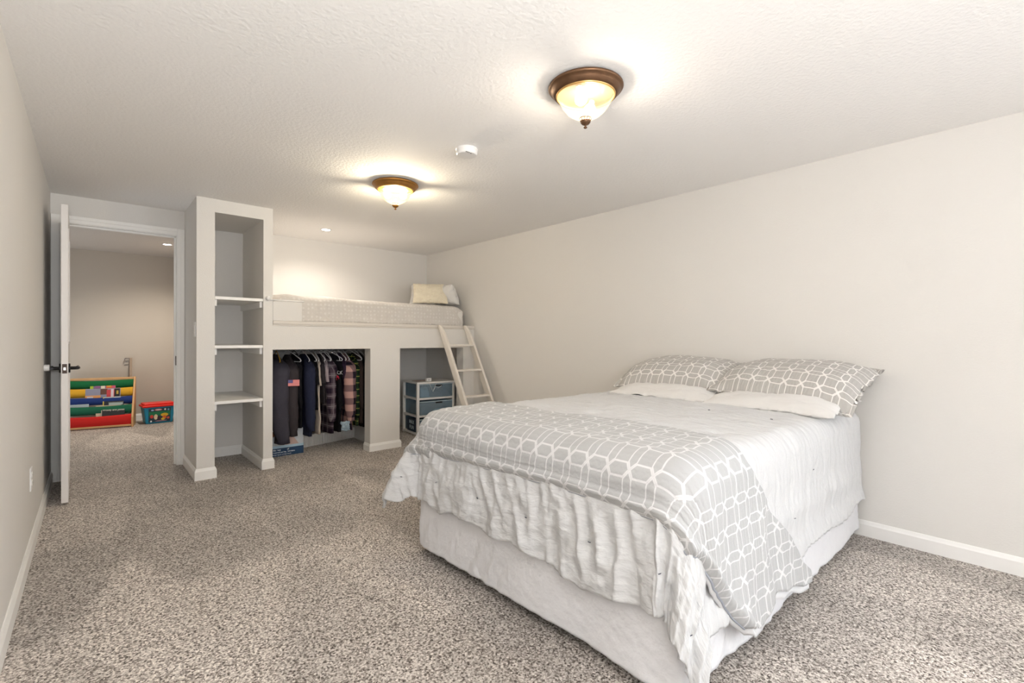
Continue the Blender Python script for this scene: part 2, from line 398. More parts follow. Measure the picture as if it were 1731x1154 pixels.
def bedw(p): return V((BO.x+p.x*cos(BED_A)-p.y*sin(BED_A), BO.y+p.x*sin(BED_A)+p.y*cos(BED_A), p.z))
def ridge(x): return 1-abs(x)*2
TUFT = [(a, b) for i, a in enumerate([-.26, .02, .30, .58, .86, 1.14]) for b in [(-.30+.31*k+(.15 if i % 2 else 0)) for k in range(8)]]
def crown(a, b):
    return .022*max(0, min(1, a/.4))*max(0, min(1, (BL-a)/.3))*(max(0, sin(pi*min(1, max(0, b/BW))))**.5)
def comf_pt(a, b):
    p, nn, s, n = drape(a, b, BL, BW, BT, off=.02)
    p.z += crown(a, b)
    foot = max(0, -a); side = max(0, -b, b-BW)
    wf = min(1, foot/.12)
    # pleats running down the foot drop, gathered crinkles running across elsewhere
    fold = fnz(b*7, foot*2.5, 3)*.034*min(1, s/.25) + ridge(fnz(b*12+foot*3, foot*4, 9))*.016*wf
    rightc = exp(-((a-.02)/.13)**2)*min(1, max(0, -b)/.2)
    fine = ridge(fnz(a*24+1.2*fnz(a*3, b*3, 4), b*3.0, 1))*.0085*(1-wf) + ridge(fnz(b*22, a*6, 5))*.006*wf
    fold += fnz(a*6, b*1.4, 8)*.018*min(1, side/.2)*(1-wf)
    bumpy = fnz(a*9, b*9, 2)*.006 + wf*(ridge(fnz(a*14+b*5, b*20, 11))*.006 + fnz(a*24, b*24, 6)*.004)
    tuft = 0
    for ta, tb in TUFT:
        q = (a-ta)**2+(b-tb)**2
        if q < .02: tuft -= .014*exp(-q/.0012) - .004*exp(-q/.006)
    return bedw(p+nn*(fold+fine+bumpy+tuft) + n*(.03*rightc*0))
def comf_region(u, v):
    # u: foot -> head, v: right side -> far side
    b = -.47 + v*(BW+.47+.34)
    fo = .395+.035*fnz(b*4, 1, 1)+.018*fnz(b*11, 2, 1) + .02*sin(b*5) - .05*max(0, min(1, (b-BW+.2)/.25))
    hd = 1.93
    a = -fo + u*(hd+fo)
    if b < 0: b = b*(1+.10*fnz(a*3.1, 5, 5) - .02*a)
    elif b > BW: b = BW+(b-BW)*(1+.1*fnz(a*3.1, 8, 5))
    return a, b
bm = B()
grid(bm, 300, 290, lambda u, v: comf_pt(*comf_region(u, v)), comf_region)
comf = link('comforter', bm, comf_m, smooth=True)
m = comf.modifiers.new('thick', 'SOLIDIFY'); m.thickness = .012; m.offset = -1
tag(comf, 'white crinkled tufted comforter draped over the big bed by the right wall', 'comforter')
knot_m = mat('navy_thread', (.03, .035, .07), .8)
for ta, tb in TUFT:
    if -.42 < ta < 1.3 and -.42 < tb < BW+.1:
        if ta > -.05 and ta < .62 and tb > -.5: continue
        p = comf_pt(ta, tb); e = .003
        nn = (comf_pt(ta+e, tb)-p).cross(comf_pt(ta, tb+e)-p).normalized()
        bm = B()
        for k in range(2):
            an = random.random()*3; d = V((cos(an), sin(an), 0)); d = (d-nn*d.dot(nn)).normalized()*.0055
            tube(bm, [p+nn*.002-d, p+nn*.003, p+nn*.002+d], .0012, 5)
        link('tuft_knot', bm, knot_m, comf, smooth=True)

# folded patterned quilt across the foot
def cov_region(u, v, lo=0.0):
    b = -.50-lo + v*(BW+.50+.13+lo)
    sb = max(0, -b)
    fa = -.135-.5*lo + .012*fnz(b*3, 4, 2) + .010*sin(b*4)
    if b > BW-.15: fa -= .03
    ha = .385 + .05*fnz(b*1.7, 7, 1) + .03*(b > .9)*(b-.9)
    fa += 1.0*max(0, sb-.12) + .02; ha += .95*sb - .12*max(0, sb-.3)
    a = fa+u*(ha-fa)
    if b < -.25: b += (.03*fnz(a*9, 1, 6)+.02*sin(a*14))*min(1, (-b-.25)/.2)
    return a, b
def cov_pt(a, b, u, v, off=.040, lo=0):
    p, nn, s, n = drape(a, b, BL, BW, BT, rr=.075, flare=.10, off=off)
    p.z += crown(a, b)
    side = max(0, -b, b-BW)
    f = fnz(a*8, b*1.5, 3)*.032*min(1, side/.2) + ridge(fnz(a*22, b*3, 1))*.004 + fnz(a*7, b*7, 6)*.006
    edge = min(1, u*14)                                    # puffy rounded fold at the foot edge
    puff = .012*sin(pi*min(1, u*9)) if u < .11 else 0
    return bedw(p+nn*(f+puff-(.016*(1-edge))))
for lo, nm in ((0.0, 'upper'), (.03, 'lower')):
    bm = B()
    off = .044 if lo == 0 else .030
    grid(bm, 110, 220, lambda u, v: cov_pt(*cov_region(u, v, lo), u, v, off, lo), lambda u, v: cov_region(u, v, lo))
    if lo == 0:
        cov = link('folded_quilt', bm, cov_m, smooth=True)
        tag(cov, 'grey quilt with white lattice pattern folded across the foot of the big bed', 'quilt')
        m = cov.modifiers.new('thick', 'SOLIDIFY'); m.thickness = .010; m.offset = -1
    else:
        l2 = link('lower_fold', bm, mat('quilt_backing', (.66, .665, .675), .85, bump=.3, bscale=60), cov, smooth=True)
        l2['label'] = 'paler underside layer of the folded quilt'
        m = l2.modifiers.new('thick', 'SOLIDIFY'); m.thickness = .009; m.offset = -1
# piping along the foot edge
bm = B()
pts = [cov_pt(*cov_region(0.004, .30*0+t, 0), 0.004, t, .040) for t in [i/160 for i in range(0, 161)]]
tube(bm, pts, .0045, 6)
pz = link('edge_piping', bm, mat('quilt_piping', (.30, .32, .36), .8), cov, smooth=True); pz['label'] = 'grey edge piping'

# bed itself
bed = empty('bed', BO, 'full bed in white bedding with its head against the right wall', 'bed', rz=BED_A)
bm = B(); box(bm, .02, BL-.01, .02, BW-.02, .42, BT-.006); link('mattress', bm, mat('mattress_ticking', (.75, .75, .74), .8), bed, bevel=.05, seg=4)
bm = B(); box(bm, .03, BL-.02, .03, BW-.03, .19, .415); link('box_spring', bm, mat('box_spring_cloth', (.5, .5, .5), .9), bed, bevel=.01)
bm = B()
for x0, x1, y0, y1 in ((.03, BL-.02, .03, .07), (.03, BL-.02, BW-.07, BW-.03), (.03, .07, .07, BW-.07), (BL-.06, BL-.02, .07, BW-.07)): box(bm, x0, x1, y0, y1, .15, .185)
link('bed_frame', bm, black_m, bed)
strap_m = mat('navy_caster_cup', (.03, .033, .06), .6)
for x, y in ((.36, .065), (1.76, .065), (.36, BW-.07), (1.76, BW-.07), (.36, BW/2), (1.76, BW/2)):
    bm = B(); box(bm, x-.016, x+.016, y-.016, y+.016, .03, .15); lathe(bm, [(.0, 0), (.034, 0), (.036, .025), (.024, .034), (0, .036)], 20, (x, y, 0))
    link('leg', bm, strap_m, bed)
bm = B(); box(bm, BL+.002, BL+.008, .0, .030, .105, .215); box(bm, BL-.06, BL+.004, .004, .01, .105, .215)
for k in range(3): box(bm, BL+.008, BL+.012, .008, .02, .120+k*.035, .132+k*.035)
link('headboard_bracket', bm, black_m, bed)

# bed skirt
def skirt_path():
    pts = []
    x0, y0, x1, y1 = -.008, -.004, BL-.005, BW+.008
    n = 150
    for i in range(n+1): pts.append((x1+(x0+.03-x1)*i/n, y0, 0, -1, 0))
    for i in range(1, 9): t = i/9*pi/2; pts.append((x0+.03-.03*sin(t), y0+.03-.03*cos(t), -sin(t), -cos(t), 0))
    for i in range(131): pts.append((x0, y0+.03+(y1-y0-.06)*i/130, -1, 0, 1))
    for i in range(1, 9): t = i/9*pi/2; pts.append((x0+.03-.03*cos(t), y1-.03+.03*sin(t), -cos(t), sin(t), 0))
    for i in range(n+1): pts.append((x0+.03+(x1-x0-.03)*i/n, y1, 0, 1, 0))
    return pts
SP = skirt_path()
acc = [0]
for p, q in zip(SP, SP[1:]): acc.append(acc[-1]+hypot(q[0]-p[0], q[1]-p[1]))
def skirt_pt(u, v):
    i = min(len(SP)-1, round(u*(len(SP)-1))); x, y, nx, ny, ft = SP[i]; s = acc[i]
    d = v*.385; z = .425-d
    w_ = v**1.2
    o = .012*v + w_*(.016*fnz(s*3.2, v*.8, 2)) + w_*.008*ridge(fnz(s*10-v*1.5, v*1.2, 5)) + .003*ridge(fnz(s*14+v*4, v*6, 8))*v
    # big diagonal swags near the far foot corner
    z = z + (.012*fnz(s*2.1, 0, 3)+.006)*v
    return bedw(V((x+nx*o, y+ny*o, z)))
bm = B(); grid(bm, len(SP)-1, 40, skirt_pt, lambda u, v: (acc[min(len(SP)-1, round(u*(len(SP)-1)))], v*.385))
sk = link('bed_skirt', bm, skirt_m, smooth=True)
m = sk.modifiers.new('thick', 'SOLIDIFY'); m.thickness = .003
tag(sk, 'white cotton bed skirt hanging to the carpet around the big bed', 'bed skirt')

# ------------------------------------------------------------------ pillows
def pillow(name, label, cat, m, c, wx, wy, h, rot, flange=0.0, droop=0.0, seed=1, group=None, twist=0.0, n=56, pinch=.10):
    """wx depth, wy width, local z up; droop bends the front (-x) edge down"""
    bm = B(); uvl = bm.loops.layers.uv.verify()
    mt = rot.to_4x4(); mt.translation = V(c)
    def P(u, v, sgn):
        x, y = (u*2-1), (v*2-1)
        fl = 1-flange
        xi, yi = min(1, abs(x)/fl), min(1, abs(y)/(1-flange*wx/wy))
        t = (max(0, 1-xi**2.6)**.55)*(max(0, 1-yi**3.2)**.55)
        sx = 1-pinch*(1-abs(y)**2)*abs(x)**2*.35 ; sy = 1-pinch*(1-abs(x)**2)*abs(y)**2*.35
        X, Y = x*wx/2*(1-pinch*.5*(1-y*y)*abs(x)), y*wy/2*(1-pinch*.5*(1-x*x)*abs(y))
        hh = h/2*t
        rim = 1-t
        wr = .006*ridge(fnz(x*2+seed, y*7, seed))*t + .012*fnz(x*2.3, y*2.3, seed*3.1)*t + rim*.014*fnz(x*3, y*4, seed+9)
        Z = sgn*(hh+wr*.8) + (rim*.012*fnz(x*4, y*4, seed+20))
        # droop of edges
        Z -= droop*(max(0, -x-.1)**1.6) + twist*x*y
        Z -= .5*droop*max(0, abs(y)-.45)**1.5
        return mt @ V((X, Y, Z))
    for sgn in (1, -1):
        vs = [[bm.verts.new(P(i/n, j/n, sgn)) for j in range(n+1)] for i in range(n+1)]
        for i in range(n):
            for j in range(n):
                q = [(i, j), (i+1, j), (i+1, j+1), (i, j+1)]
                if sgn < 0: q = q[::-1]
                f = bm.faces.new([vs[a][b] for a, b in q])
                for l, (a, b) in zip(f.loops, q): l[uvl].uv = (b/n*wy, a/n*wx)
    bmesh.ops.remove_doubles(bm, verts=bm.verts, dist=.0012)
    bmesh.ops.recalc_face_normals(bm, faces=bm.faces)
    o = link(name, bm, m, smooth=True)
    tag(o, label, cat, group)
    return o, P
def rot(rx, ry, rz): return Matrix.Rotation(rz, 3, 'Z') @ Matrix.Rotation(ry, 3, 'Y') @ Matrix.Rotation(rx, 3, 'X')
pillow('white_pillow', 'plain white pillow lying flat under the right patterned pillow', 'pillow', pcase_m, (2.905, 1.10, .778), .46, .68, .10, rot(0, radians(-4), 0), seed=2, droop=.02)
pillow('white_pillow', 'plain white pillow lying flat under the left patterned pillow', 'pillow', pcase_m, (2.925, 1.75, .780), .46, .74, .10, rot(0, radians(-4), radians(2)), seed=5, droop=.02)
shamR, PR = pillow('patterned_pillow', 'grey lattice patterned pillow, the right one nearest the camera', 'pillow', sham_m, (3.045, 1.085, .905), .52, .76, .15, rot(radians(2), radians(-13), radians(-3)), flange=.09, seed=11, droop=.075, twist=.02, pinch=.02)
shamL, PL = pillow('patterned_pillow', 'grey lattice patterned pillow, the left one farther from the camera', 'pillow', sham_m, (3.06, 1.785, .905), .52, .78, .145, rot(radians(0), radians(-12), radians(2)), flange=.09, seed=17, droop=.075, pinch=.02)

# ------------------------------------------------------------------ loft bedding
LMX0, LMX1 = 1.20, 3.262
loft_root = empty('loft_mattress', (2.2, 5.05, LT-.03), 'single mattress on the built-in loft platform', 'mattress')
bm = B(); prism(bm, [(LMX0+.02, fy(LMX0, .10)), (LMX1-.02, fy(LMX1, .07)), (LMX1-.02, byk(3.2)-.03), (LMX0+.02, byk(1.2)-.03)], LT-.028, 1.44)
mm = link('mattress_body', bm, mat('loft_ticking', (.72, .70, .67), .85), loft_root, bevel=.03, seg=3); mm.location = -loft_root.location
def dots_material():
    m = bpy.data.materials.new('polka_sheet'); nt, out = ng(m)
    uv = nt.nodes.new('ShaderNodeTexCoord').outputs['UV']
    v = node(nt, 'ShaderNodeTexVoronoi', ins={'Vector': uv, 'Scale': 26.0, 'Randomness': .3})
    k = node(nt, 'ShaderNodeMapRange', ins={0: v.outputs['Distance'], 1: .22, 2: .34, 3: 1.0, 4: 0.0}).outputs[0]
    col = node(nt, 'ShaderNodeMixRGB', ins={'Fac': k, 'Color1': c4((.60, .57, .54)), 'Color2': c4((.67, .645, .62))})
    n = node(nt, 'ShaderNodeTexNoise', ins={'Vector': uv, 'Scale': 22.0, 'Detail': 4.0})
    b = node(nt, 'ShaderNodeBsdfPrincipled', ins={'Base Color': col.outputs[0], 'Roughness': .9, 'Specular IOR Level': .15})
    bp = node(nt, 'ShaderNodeBump', ins={'Height': n.outputs[0], 'Strength': .5, 'Distance': .012}); nt.links.new(bp.outputs[0], b.inputs['Normal'])
    nt.links.new(b.outputs[0], out.inputs[0]); return m
def loft_pt(u, v):
    # v: 0 bottom of front face -> up over edge -> back; u: left -> right
    x = LMX0+(LMX1-LMX0)*u
    d = v*1.28; T = 1.468+.006*u; rr = .06
    endr = max(0, (u-.93)/.07); endl = max(0, (.06-u)/.06)
    hf = T-rr-(LT-.004)
    if d < hf: yy, z, ny, nz = 0, LT-.002+d, -1, 0
    elif d < hf+rr*pi/2:
        t = (d-hf)/rr; yy = rr*(1-cos(t)); z = T-rr+rr*sin(t); ny, nz = -cos(t), sin(t)
    else: yy = rr+(d-hf-rr*pi/2); z = T; ny, nz = 0, 1
    top = max(0, nz)
    if yy > .06: z += .045*(1-exp(-(yy-.06)*3.2))*(1-.25*u)
    z += top*(.022*exp(-((u-.06)/.06)**2)) + top*.012*fnz(x*4, yy*4, 2) + top*.020*exp(-((u-.27)/.1)**2)
    z -= top*(.045*endl*min(1, endl)**1 + .060*endr**2)
    wr = .009*ridge(fnz((x*1.2+d*4)*2.2, (x-d)*1.2, 4))*(.35+.65*u) + .006*fnz(x*14, d*9, 3)
    if ny < 0: wr += -.012*endr**2
    y = fy(x, .065 + .03*endr**3) + yy + ny*wr
    z += nz*wr*.7
    x2 = x - .035*endr**2*(0 if ny < -.5 and d > hf*.4 else 0)
    y = min(y, byk(x)-.035)
    return V((x2, y, z))
bm = B(); grid(bm, 180, 90, loft_pt, lambda u, v: (u*2.06, v*1.28))
# right end closing flap
lb = link('loft_blanket', bm, dots_material(), smooth=True)
m = lb.modifiers.new('thick', 'SOLIDIFY'); m.thickness = .012; m.offset = -1
tag(lb, 'pale dotted blanket tucked over the loft mattress under the ceiling', 'blanket')
pillow('loft_pillow', 'white pillow folded against the right wall on the loft bed', 'pillow', pcase_m, (3.155, 4.93, 1.625), .26, .46, .17, rot(radians(4), radians(62), radians(10)), seed=31, pinch=.12)
pillow('loft_cushion', 'cream textured cushion leaning on white pillows on the loft bed', 'cushion', cream_m, (2.96, 4.90, 1.625), .27, .40, .10, rot(0, radians(-60), radians(60)), seed=37, pinch=.10)
pillow('loft_pillow', 'white pillow standing behind the cream cushion on the loft bed', 'pillow', pcase_m, (3.10, 5.17, 1.635), .28, .46, .11, rot(0, radians(-66), radians(50)), seed=41, pinch=.14)

# ------------------------------------------------------------------ ladder
lad = empty('loft_ladder', (3.01, 3.78, 0), 'white wooden ladder leaning from the carpet to the loft ledge', 'ladder')
Ltop = V((0, fy(3.0)-.055-3.78, 1.262)); Lbot = V((0, 0, 0.0))
def ladpt(z): return Lbot+(Ltop-Lbot)*(z/Ltop.z)
for sx in (-.168, .168):
    bm = B()
    d = (Ltop-Lbot).normalized(); nrm = V((0, -d.z, d.y))       # outward (towards room)
    prof = []
    N = 24
    for i in range(N+1):
        t = i/N; z = t*Ltop.z; wd = .038
        cshift = 0
        if t > .86: q = (t-.86)/.14; wd = .038*(1-.62*q**1.5); cshift = -.006*q + .030*q*q
        prof.append((ladpt(z), wd, cshift))
    vs = []
    for c, wd, cs in prof:
        base = c - nrm*cs
        vs.append([bm.verts.new(base+V((sx+ox, 0, 0))+nrm*on) for ox, on in ((-.014, -wd), (.014, -wd), (.014, wd), (-.014, wd))])
    for v in vs[0]: v.co.z = max(0.0, v.co.z)
    for a, b in zip(vs, vs[1:]):
        for k in range(4): bm.faces.new((a[k], a[(k+1) % 4], b[(k+1) % 4], b[k]))
    bm.faces.new(vs[0][::-1]); bm.faces.new(vs[-1])
    bmesh.ops.recalc_face_normals(bm, faces=bm.faces)
    link('rail', bm, ladder_m, lad, bevel=.004)
for z in (1.035, .775, .515, .255):
    c = ladpt(z); bm = B(); box(bm, -.156, .156, c.y-.034, c.y+.034, z-.011, z+.011); link('rung', bm, ladder_m, lad, bevel=.005)

# ------------------------------------------------------------------ ceiling lamps
def glass_material(name, tint, em):
    m = bpy.data.materials.new(name); nt, out = ng(m)
    tcn = nt.nodes.new('ShaderNodeTexCoord').outputs['Object']
    n = node(nt, 'ShaderNodeTexNoise', ins={'Vector': tcn, 'Scale': 9.0, 'Detail': 3.0})
    col = node(nt, 'ShaderNodeMixRGB', ins={'Fac': n.outputs[0], 'Color1': c4(tint), 'Color2': c4([min(1, x*1.15) for x in tint])})
    tl = node(nt, 'ShaderNodeBsdfTranslucent', ins={'Color': col.outputs[0]}); tp = node(nt, 'ShaderNodeBsdfTransparent', ins={'Color': c4([x**.15 for x in tint])})
    df = node(nt, 'ShaderNodeBsdfDiffuse', ins={'Color': col.outputs[0]}); gl = node(nt, 'ShaderNodeBsdfGlossy', ins={'Roughness': .15})
    a = node(nt, 'ShaderNodeMixShader', ins={0: .975, 1: tl.outputs[0], 2: tp.outputs[0]})
    b = node(nt, 'ShaderNodeMixShader', ins={0: .004, 1: a.outputs[0], 2: df.outputs[0]})
    c = node(nt, 'ShaderNodeMixShader', ins={0: .04, 1: b.outputs[0], 2: gl.outputs[0]})
    e = node(nt, 'ShaderNodeEmission', ins={'Color': c4([x**1.5 for x in tint]), 'Strength': em})
    s = node(nt, 'ShaderNodeAddShader', ins={0: c.outputs[0], 1: e.outputs[0]}); nt.links.new(s.outputs[0], out.inputs[0]); return m
pan_m = mat('matte_inner_pan', (.10, .06, .03), .9)
def lamp(x, y, label, tint, em, power, bronze, bulbs, lightcol):
    root = empty('ceiling_light', (x, y, H), label, 'ceiling light', 'bronze flush mount ceiling lights')
    bm = B(); lathe(bm, [(0, -.001), (.150, -.001), (.158, -.006), (.160, -.012), (.156, -.018), (.150, -.020), (.146, -.028), (.139, -.036), (.134, -.041), (.128, -.043), (.124, -.041), (.124, -.030), (0, -.030)], 72)
    link('canopy_ring', bm, bronze, root, smooth=True)
    bm = B(); lathe(bm, [(0, -.0302), (.1235, -.0302)], 48); link('inner_pan', bm, pan_m, root)
    bm = B(); lathe(bm, [(.1275, -.042), (.1265, -.047), (.1215, -.049), (.119, -.046), (.119, -.040)], 72); link('rim_band', bm, brass_m, root, smooth=True)
    prof = [(.1185, -.044), (.117, -.050), (.112, -.062), (.104, -.078), (.094, -.094), (.082, -.108), (.067, -.121), (.050, -.131), (.034, -.138), (.020, -.142), (.012, -.143)]
    bm = B(); lathe(bm, prof, 72)
    link('glass_bowl', bm, glass_material('glass_'+str(em), tint, em), root, smooth=True)
    bm = B(); lathe(bm, [(.004, -.10), (.004, -.150)], 12)
    lathe(bm, [(.0255, -.1385), (.0265, -.1405), (.0255, -.1425), (.0245, -.1405), (.0255, -.1385)], 32)
    for k in range(12):
        t = 2*pi*k/12; tube(bm, [(.0252*cos(t), .0252*sin(t), -.1415), (.0215*cos(t), .0215*sin(t), -.1505)], .0015, 5)
    lathe(bm, [(.0, -.149), (.0215, -.149), (.0225, -.152), (.021, -.158), (.015, -.165), (.007, -.169), (.004, -.171), (.0035, -.174), (.0075, -.177), (.0078, -.180), (.004, -.183), (0, -.184)], 32)
    link('finial', bm, bronze, root, smooth=True)
    bm_m = emis('bulb_glow', (1, .90, .70), 1.3)
    for ang in bulbs:
        bm = B()
        prof = [(0, .045), (.012, .04), (.013, .02), (.022, .005), (.027, -.010), (.024, -.024), (.012, -.034), (0, -.036)]
        lathe(bm, prof, 24, (0, 0, 0))
        b = link('bulb', bm, bm_m, root, smooth=True); b.location = (.058*cos(ang), .058*sin(ang), -.072); b.rotation_euler = (0, 0, 0)
        b.rotation_euler = Matrix.Rotation(.5, 3, V((-sin(ang), cos(ang), 0))).to_euler()
    l = light('lamp_light', 'POINT', (0, 0, 0), power, lightcol, shadow_soft_size=.03); l.parent = root; l.location = (0, 0, -.100)
lamp(1.606, 1.394, 'bronze ceiling light with amber glass bowl, the larger one nearer the camera', (.98, .76, .48), .20, 3.2, bronze_m, (radians(200), radians(20)), (1, .91, .80))
bronze2_m = mat('gilded_bronze', (.36, .17, .04), .42, metal=.75, vary=.25, vscale=30)
lamp(1.621, 3.160, 'bronze ceiling light with yellow glass bowl, the farther one toward the loft', (1.0, .68, .18), .28, 11, bronze2_m, (radians(150), radians(-30)), (1, .91, .80))

# smoke detector
sd = empty('smoke_detector', (1.631, 2.308, H), 'round white smoke detector on the ceiling between the two lamps', 'smoke detector')
bm = B(); lathe(bm, [(0, 0), (.062, 0), (.064, -.006), (.060, -.010), (.060, -.030), (.055, -.036), (.030, -.038), (0, -.038)], 48); link('housing', bm, white_m, sd, smooth=True).modifiers.new('e', 'EDGE_SPLIT')
bm = B()
for k in range(3): box(bm, -.040+k*.010, -.034+k*.010, -.052, -.045, -.0372, -.036)
box(bm, -.006, .0, -.048, -.042, -.0385, -.037)
link('vent_slot', bm, black_m, sd)
# recessed lights
def can(x, y, label, power, z=H):
    r = empty('recessed_light', (x, y, z), label, 'recessed light')
    bm = B(); lathe(bm, [(.040, -.001), (.052, -.001), (.054, -.004), (.050, -.006), (.040, -.003)], 40); link('trim_ring', bm, white_m, r, smooth=True)
    bm = B(); lathe(bm, [(0, -.0028), (.040, -.0028)], 40); link('lens', bm, emis('led_lens', (1, .96, .88), 9), r)
    l = light('downlight', 'SPOT', (0, 0, 0), power, (1, .90, .78), shadow_soft_size=.04, spot_size=radians(150), spot_blend=.7); l.parent = r; l.location = (0, 0, -.012)
can(1.783, 4.966, 'small recessed light in the ceiling above the loft bed', 15)
can(.667, 7.02, 'recessed light in the hall ceiling beyond the doorway', 44)

# ------------------------------------------------------------------ door
door = empty('door_1', (-.172, 5.085, 0), '', '')
del door['label']; del door['category']; door['kind'] = 'structure'
door.rotation_euler = (0, 0, radians(1.0))
DW, DTK, DH = .735, .036, 1.98
bm = B(); box(bm, 0, DTK, -DW, 0, .014, DH)
dl = link('door_leaf', bm, door_m, door, bevel=.0025)
bm = B()
for x0, x1 in ((-.0035, 0.0), (DTK, DTK+.0035)):
    for z0, z1 in ((.20, .92), (1.06, 1.84)):
        for a, b, c, d in ((-DW+.11, -.11, z0, z0+.012), (-DW+.11, -.11, z1-.012, z1), (-DW+.11, -DW+.122, z0+.012, z1-.012), (-.122, -.11, z0+.012, z1-.012)): box(bm, x0, x1, a, b, c, d)
link('panel_moulding', bm, door_m, door)
bm = B(); box(bm, .006, DTK-.006, -DW-.0012, -DW+.002, .868, .930); link('latch_plate', bm, darkplate_m, door)
bm = B(); box(bm, .012, .024, -DW-.010, -DW, .890, .908); link('latch_bolt', bm, nickel_m, door)
for s in (-1, 1):
    bm = B()
    x = 0 if s < 0 else DTK
    y0 = -DW+.062
    tube(bm, [(x, y0, .9), (x+s*.010, y0, .9)], .031, 28)
    tube(bm, [(x+s*.010, y0, .9), (x+s*.048, y0, .9)], .011, 14)
    pts = [(x+s*.046, y0-.012, .9), (x+s*.050, y0+.02, .9), (x+s*.050, y0+.075, .902), (x+s*.047, y0+.118, .905)]
    tube(bm, pts, [.010, .010, .0085, .007], 12)
    link('handle', bm, black_m, door, smooth=False, bevel=.0015)
for z in (.24, 1.0, 1.72):
    bm = B(); tube(bm, [(-.006, .004, z-.044), (-.006, .004, z+.044)], .0065, 12); box(bm, -.004, .0, -.03, .002, z-.044, z+.044); link('hinge', bm, darkplate_m, door)
# wall bumper, outlets, switch
bp_ = empty('door_bumper', (XL, 4.415, .905), 'small white door stop on the left wall behind the lever handle', 'door stop')
bm = B(); tube(bm, [(0, 0, 0), (.028, 0, 0)], .021, 24); link('bumper', bm, white_m, bp_, bevel=.003)
def outlet(name, loc, rz, label, cat, sw=False):
    r = empty(name, loc, label, cat, rz=rz)     # plate faces local -y
    bm = B(); box(bm, -.036, .036, -.006, 0, -.058, .058); link('cover_plate', bm, white_m, r, bevel=.002)
    if sw:
        bm = B(); box(bm, -.017, .017, -.009, -.006, -.033, .033); link('rocker', bm, trim_m, r, bevel=.002)
    else:
        for z in (-.02, .02):
            bm = B(); tube(bm, [(0, -.006, z), (0, -.0085, z)], .016, 20); s_ = link('socket', bm, trim_m, r)
            bm = B()
            for dx in (-.006, .006): box(bm, dx-.001, dx+.001, -.0088, -.0084, z-.004, z+.005)
            k = link('slot', bm, black_m, s_)
    return r
outlet('wall_outlet', (XL, 3.50, .382), radians(90), 'white outlet plate low on the left wall before the door', 'outlet')
outlet('wall_outlet', (XR, 4.09, .37), radians(-90), 'white outlet plate on the right wall beside the ladder', 'outlet')
outlet('light_switch', (CX0, 4.51, 1.172), radians(-90), 'white light switch on the column side facing the doorway', 'light switch', True)

# ------------------------------------------------------------------ hall: bookrack, books, tub, pole
wood_m = mat('beech_wood', (.62, .36, .16), .5, vary=.15, vscale=20)
HX0, HX1 = -.27, .385
rk = empty('sling_bookrack', (0, 7.83, 0), 'childrens wooden book rack with green, yellow, blue and red cloth slings', 'bookshelf', rz=radians(-8))
def sling_m(n, c): return mat('sling_'+n, c, .85, bump=.3, bscale=25)
cols = [('green', (.0, .13, .035)), ('yellow', (.72, .38, .02)), ('blue', (.006, .03, .17)), ('dark_green', (.005, .12, .06)), ('red', (.58, .012, .008))]
for x0 in (HX0-.02, HX1):
    bm = B()
    poly = [(-.17, 0), (.14, 0), (.14, .585), (.10, .60), (-.02, .33), (-.17, .07)]
    poly = [(-.175, 0), (.14, 0), (.14, .60), (.115, .60), (-.175, .12)]
    a = [bm.verts.new((x0, p[0], p[1])) for p in poly]; b = [bm.verts.new((x0+.02, p[0], p[1])) for p in poly]
    bm.faces.new(a); bm.faces.new(b[::-1])
    for i in range(len(poly)): bm.faces.new((a[i], b[i], b[(i+1) % 5], a[(i+1) % 5]))
    bmesh.ops.recalc_face_normals(bm, faces=bm.faces)
    link('side_frame', bm, wood_m, rk, bevel=.004)
bm = B(); box(bm, HX0, HX1, .105, .125, .565, .597); link('top_rail', bm, wood_m, rk, bevel=.004)
bm = B(); box(bm, HX0, HX1, -.165, -.150, .012, .035); link('bottom_rail', bm, wood_m, rk, bevel=.004)
# top front edge (y,z) of each sling and the pocket foot
SL = [(.095, .570, .47), (.035, .475, .37), (-.030, .372, .28), (-.090, .272, .17), (-.150, .160, .03)]
for (n, c), (y, z, zb) in zip(cols, SL):
    bm = B()
    def sp(u, v, y=y, z=z, zb=zb):
        x = HX0+.001+(HX1-HX0-.002)*u
        sag = .010*sin(pi*u)
        if v < .5: q = v*2; return V((x, y-.012*sin(pi*q)*1-.006, z-sag*(1-q)-(z-zb)*q))
        q = v*2-1; return V((x, y-.006+.055*q, zb-.010*sin(pi*q)+.02*q))
    grid(bm, 24, 12, sp); o = link('sling', bm, sling_m(n, c), rk, smooth=True); o['label'] = n.replace('_', ' ')+' cloth sling'
    m = o.modifiers.new('t', 'SOLIDIFY'); m.thickness = .003
rkM = Matrix.Translation((0, 7.83, 0)) @ Matrix.Rotation(radians(-8), 4, 'Z')
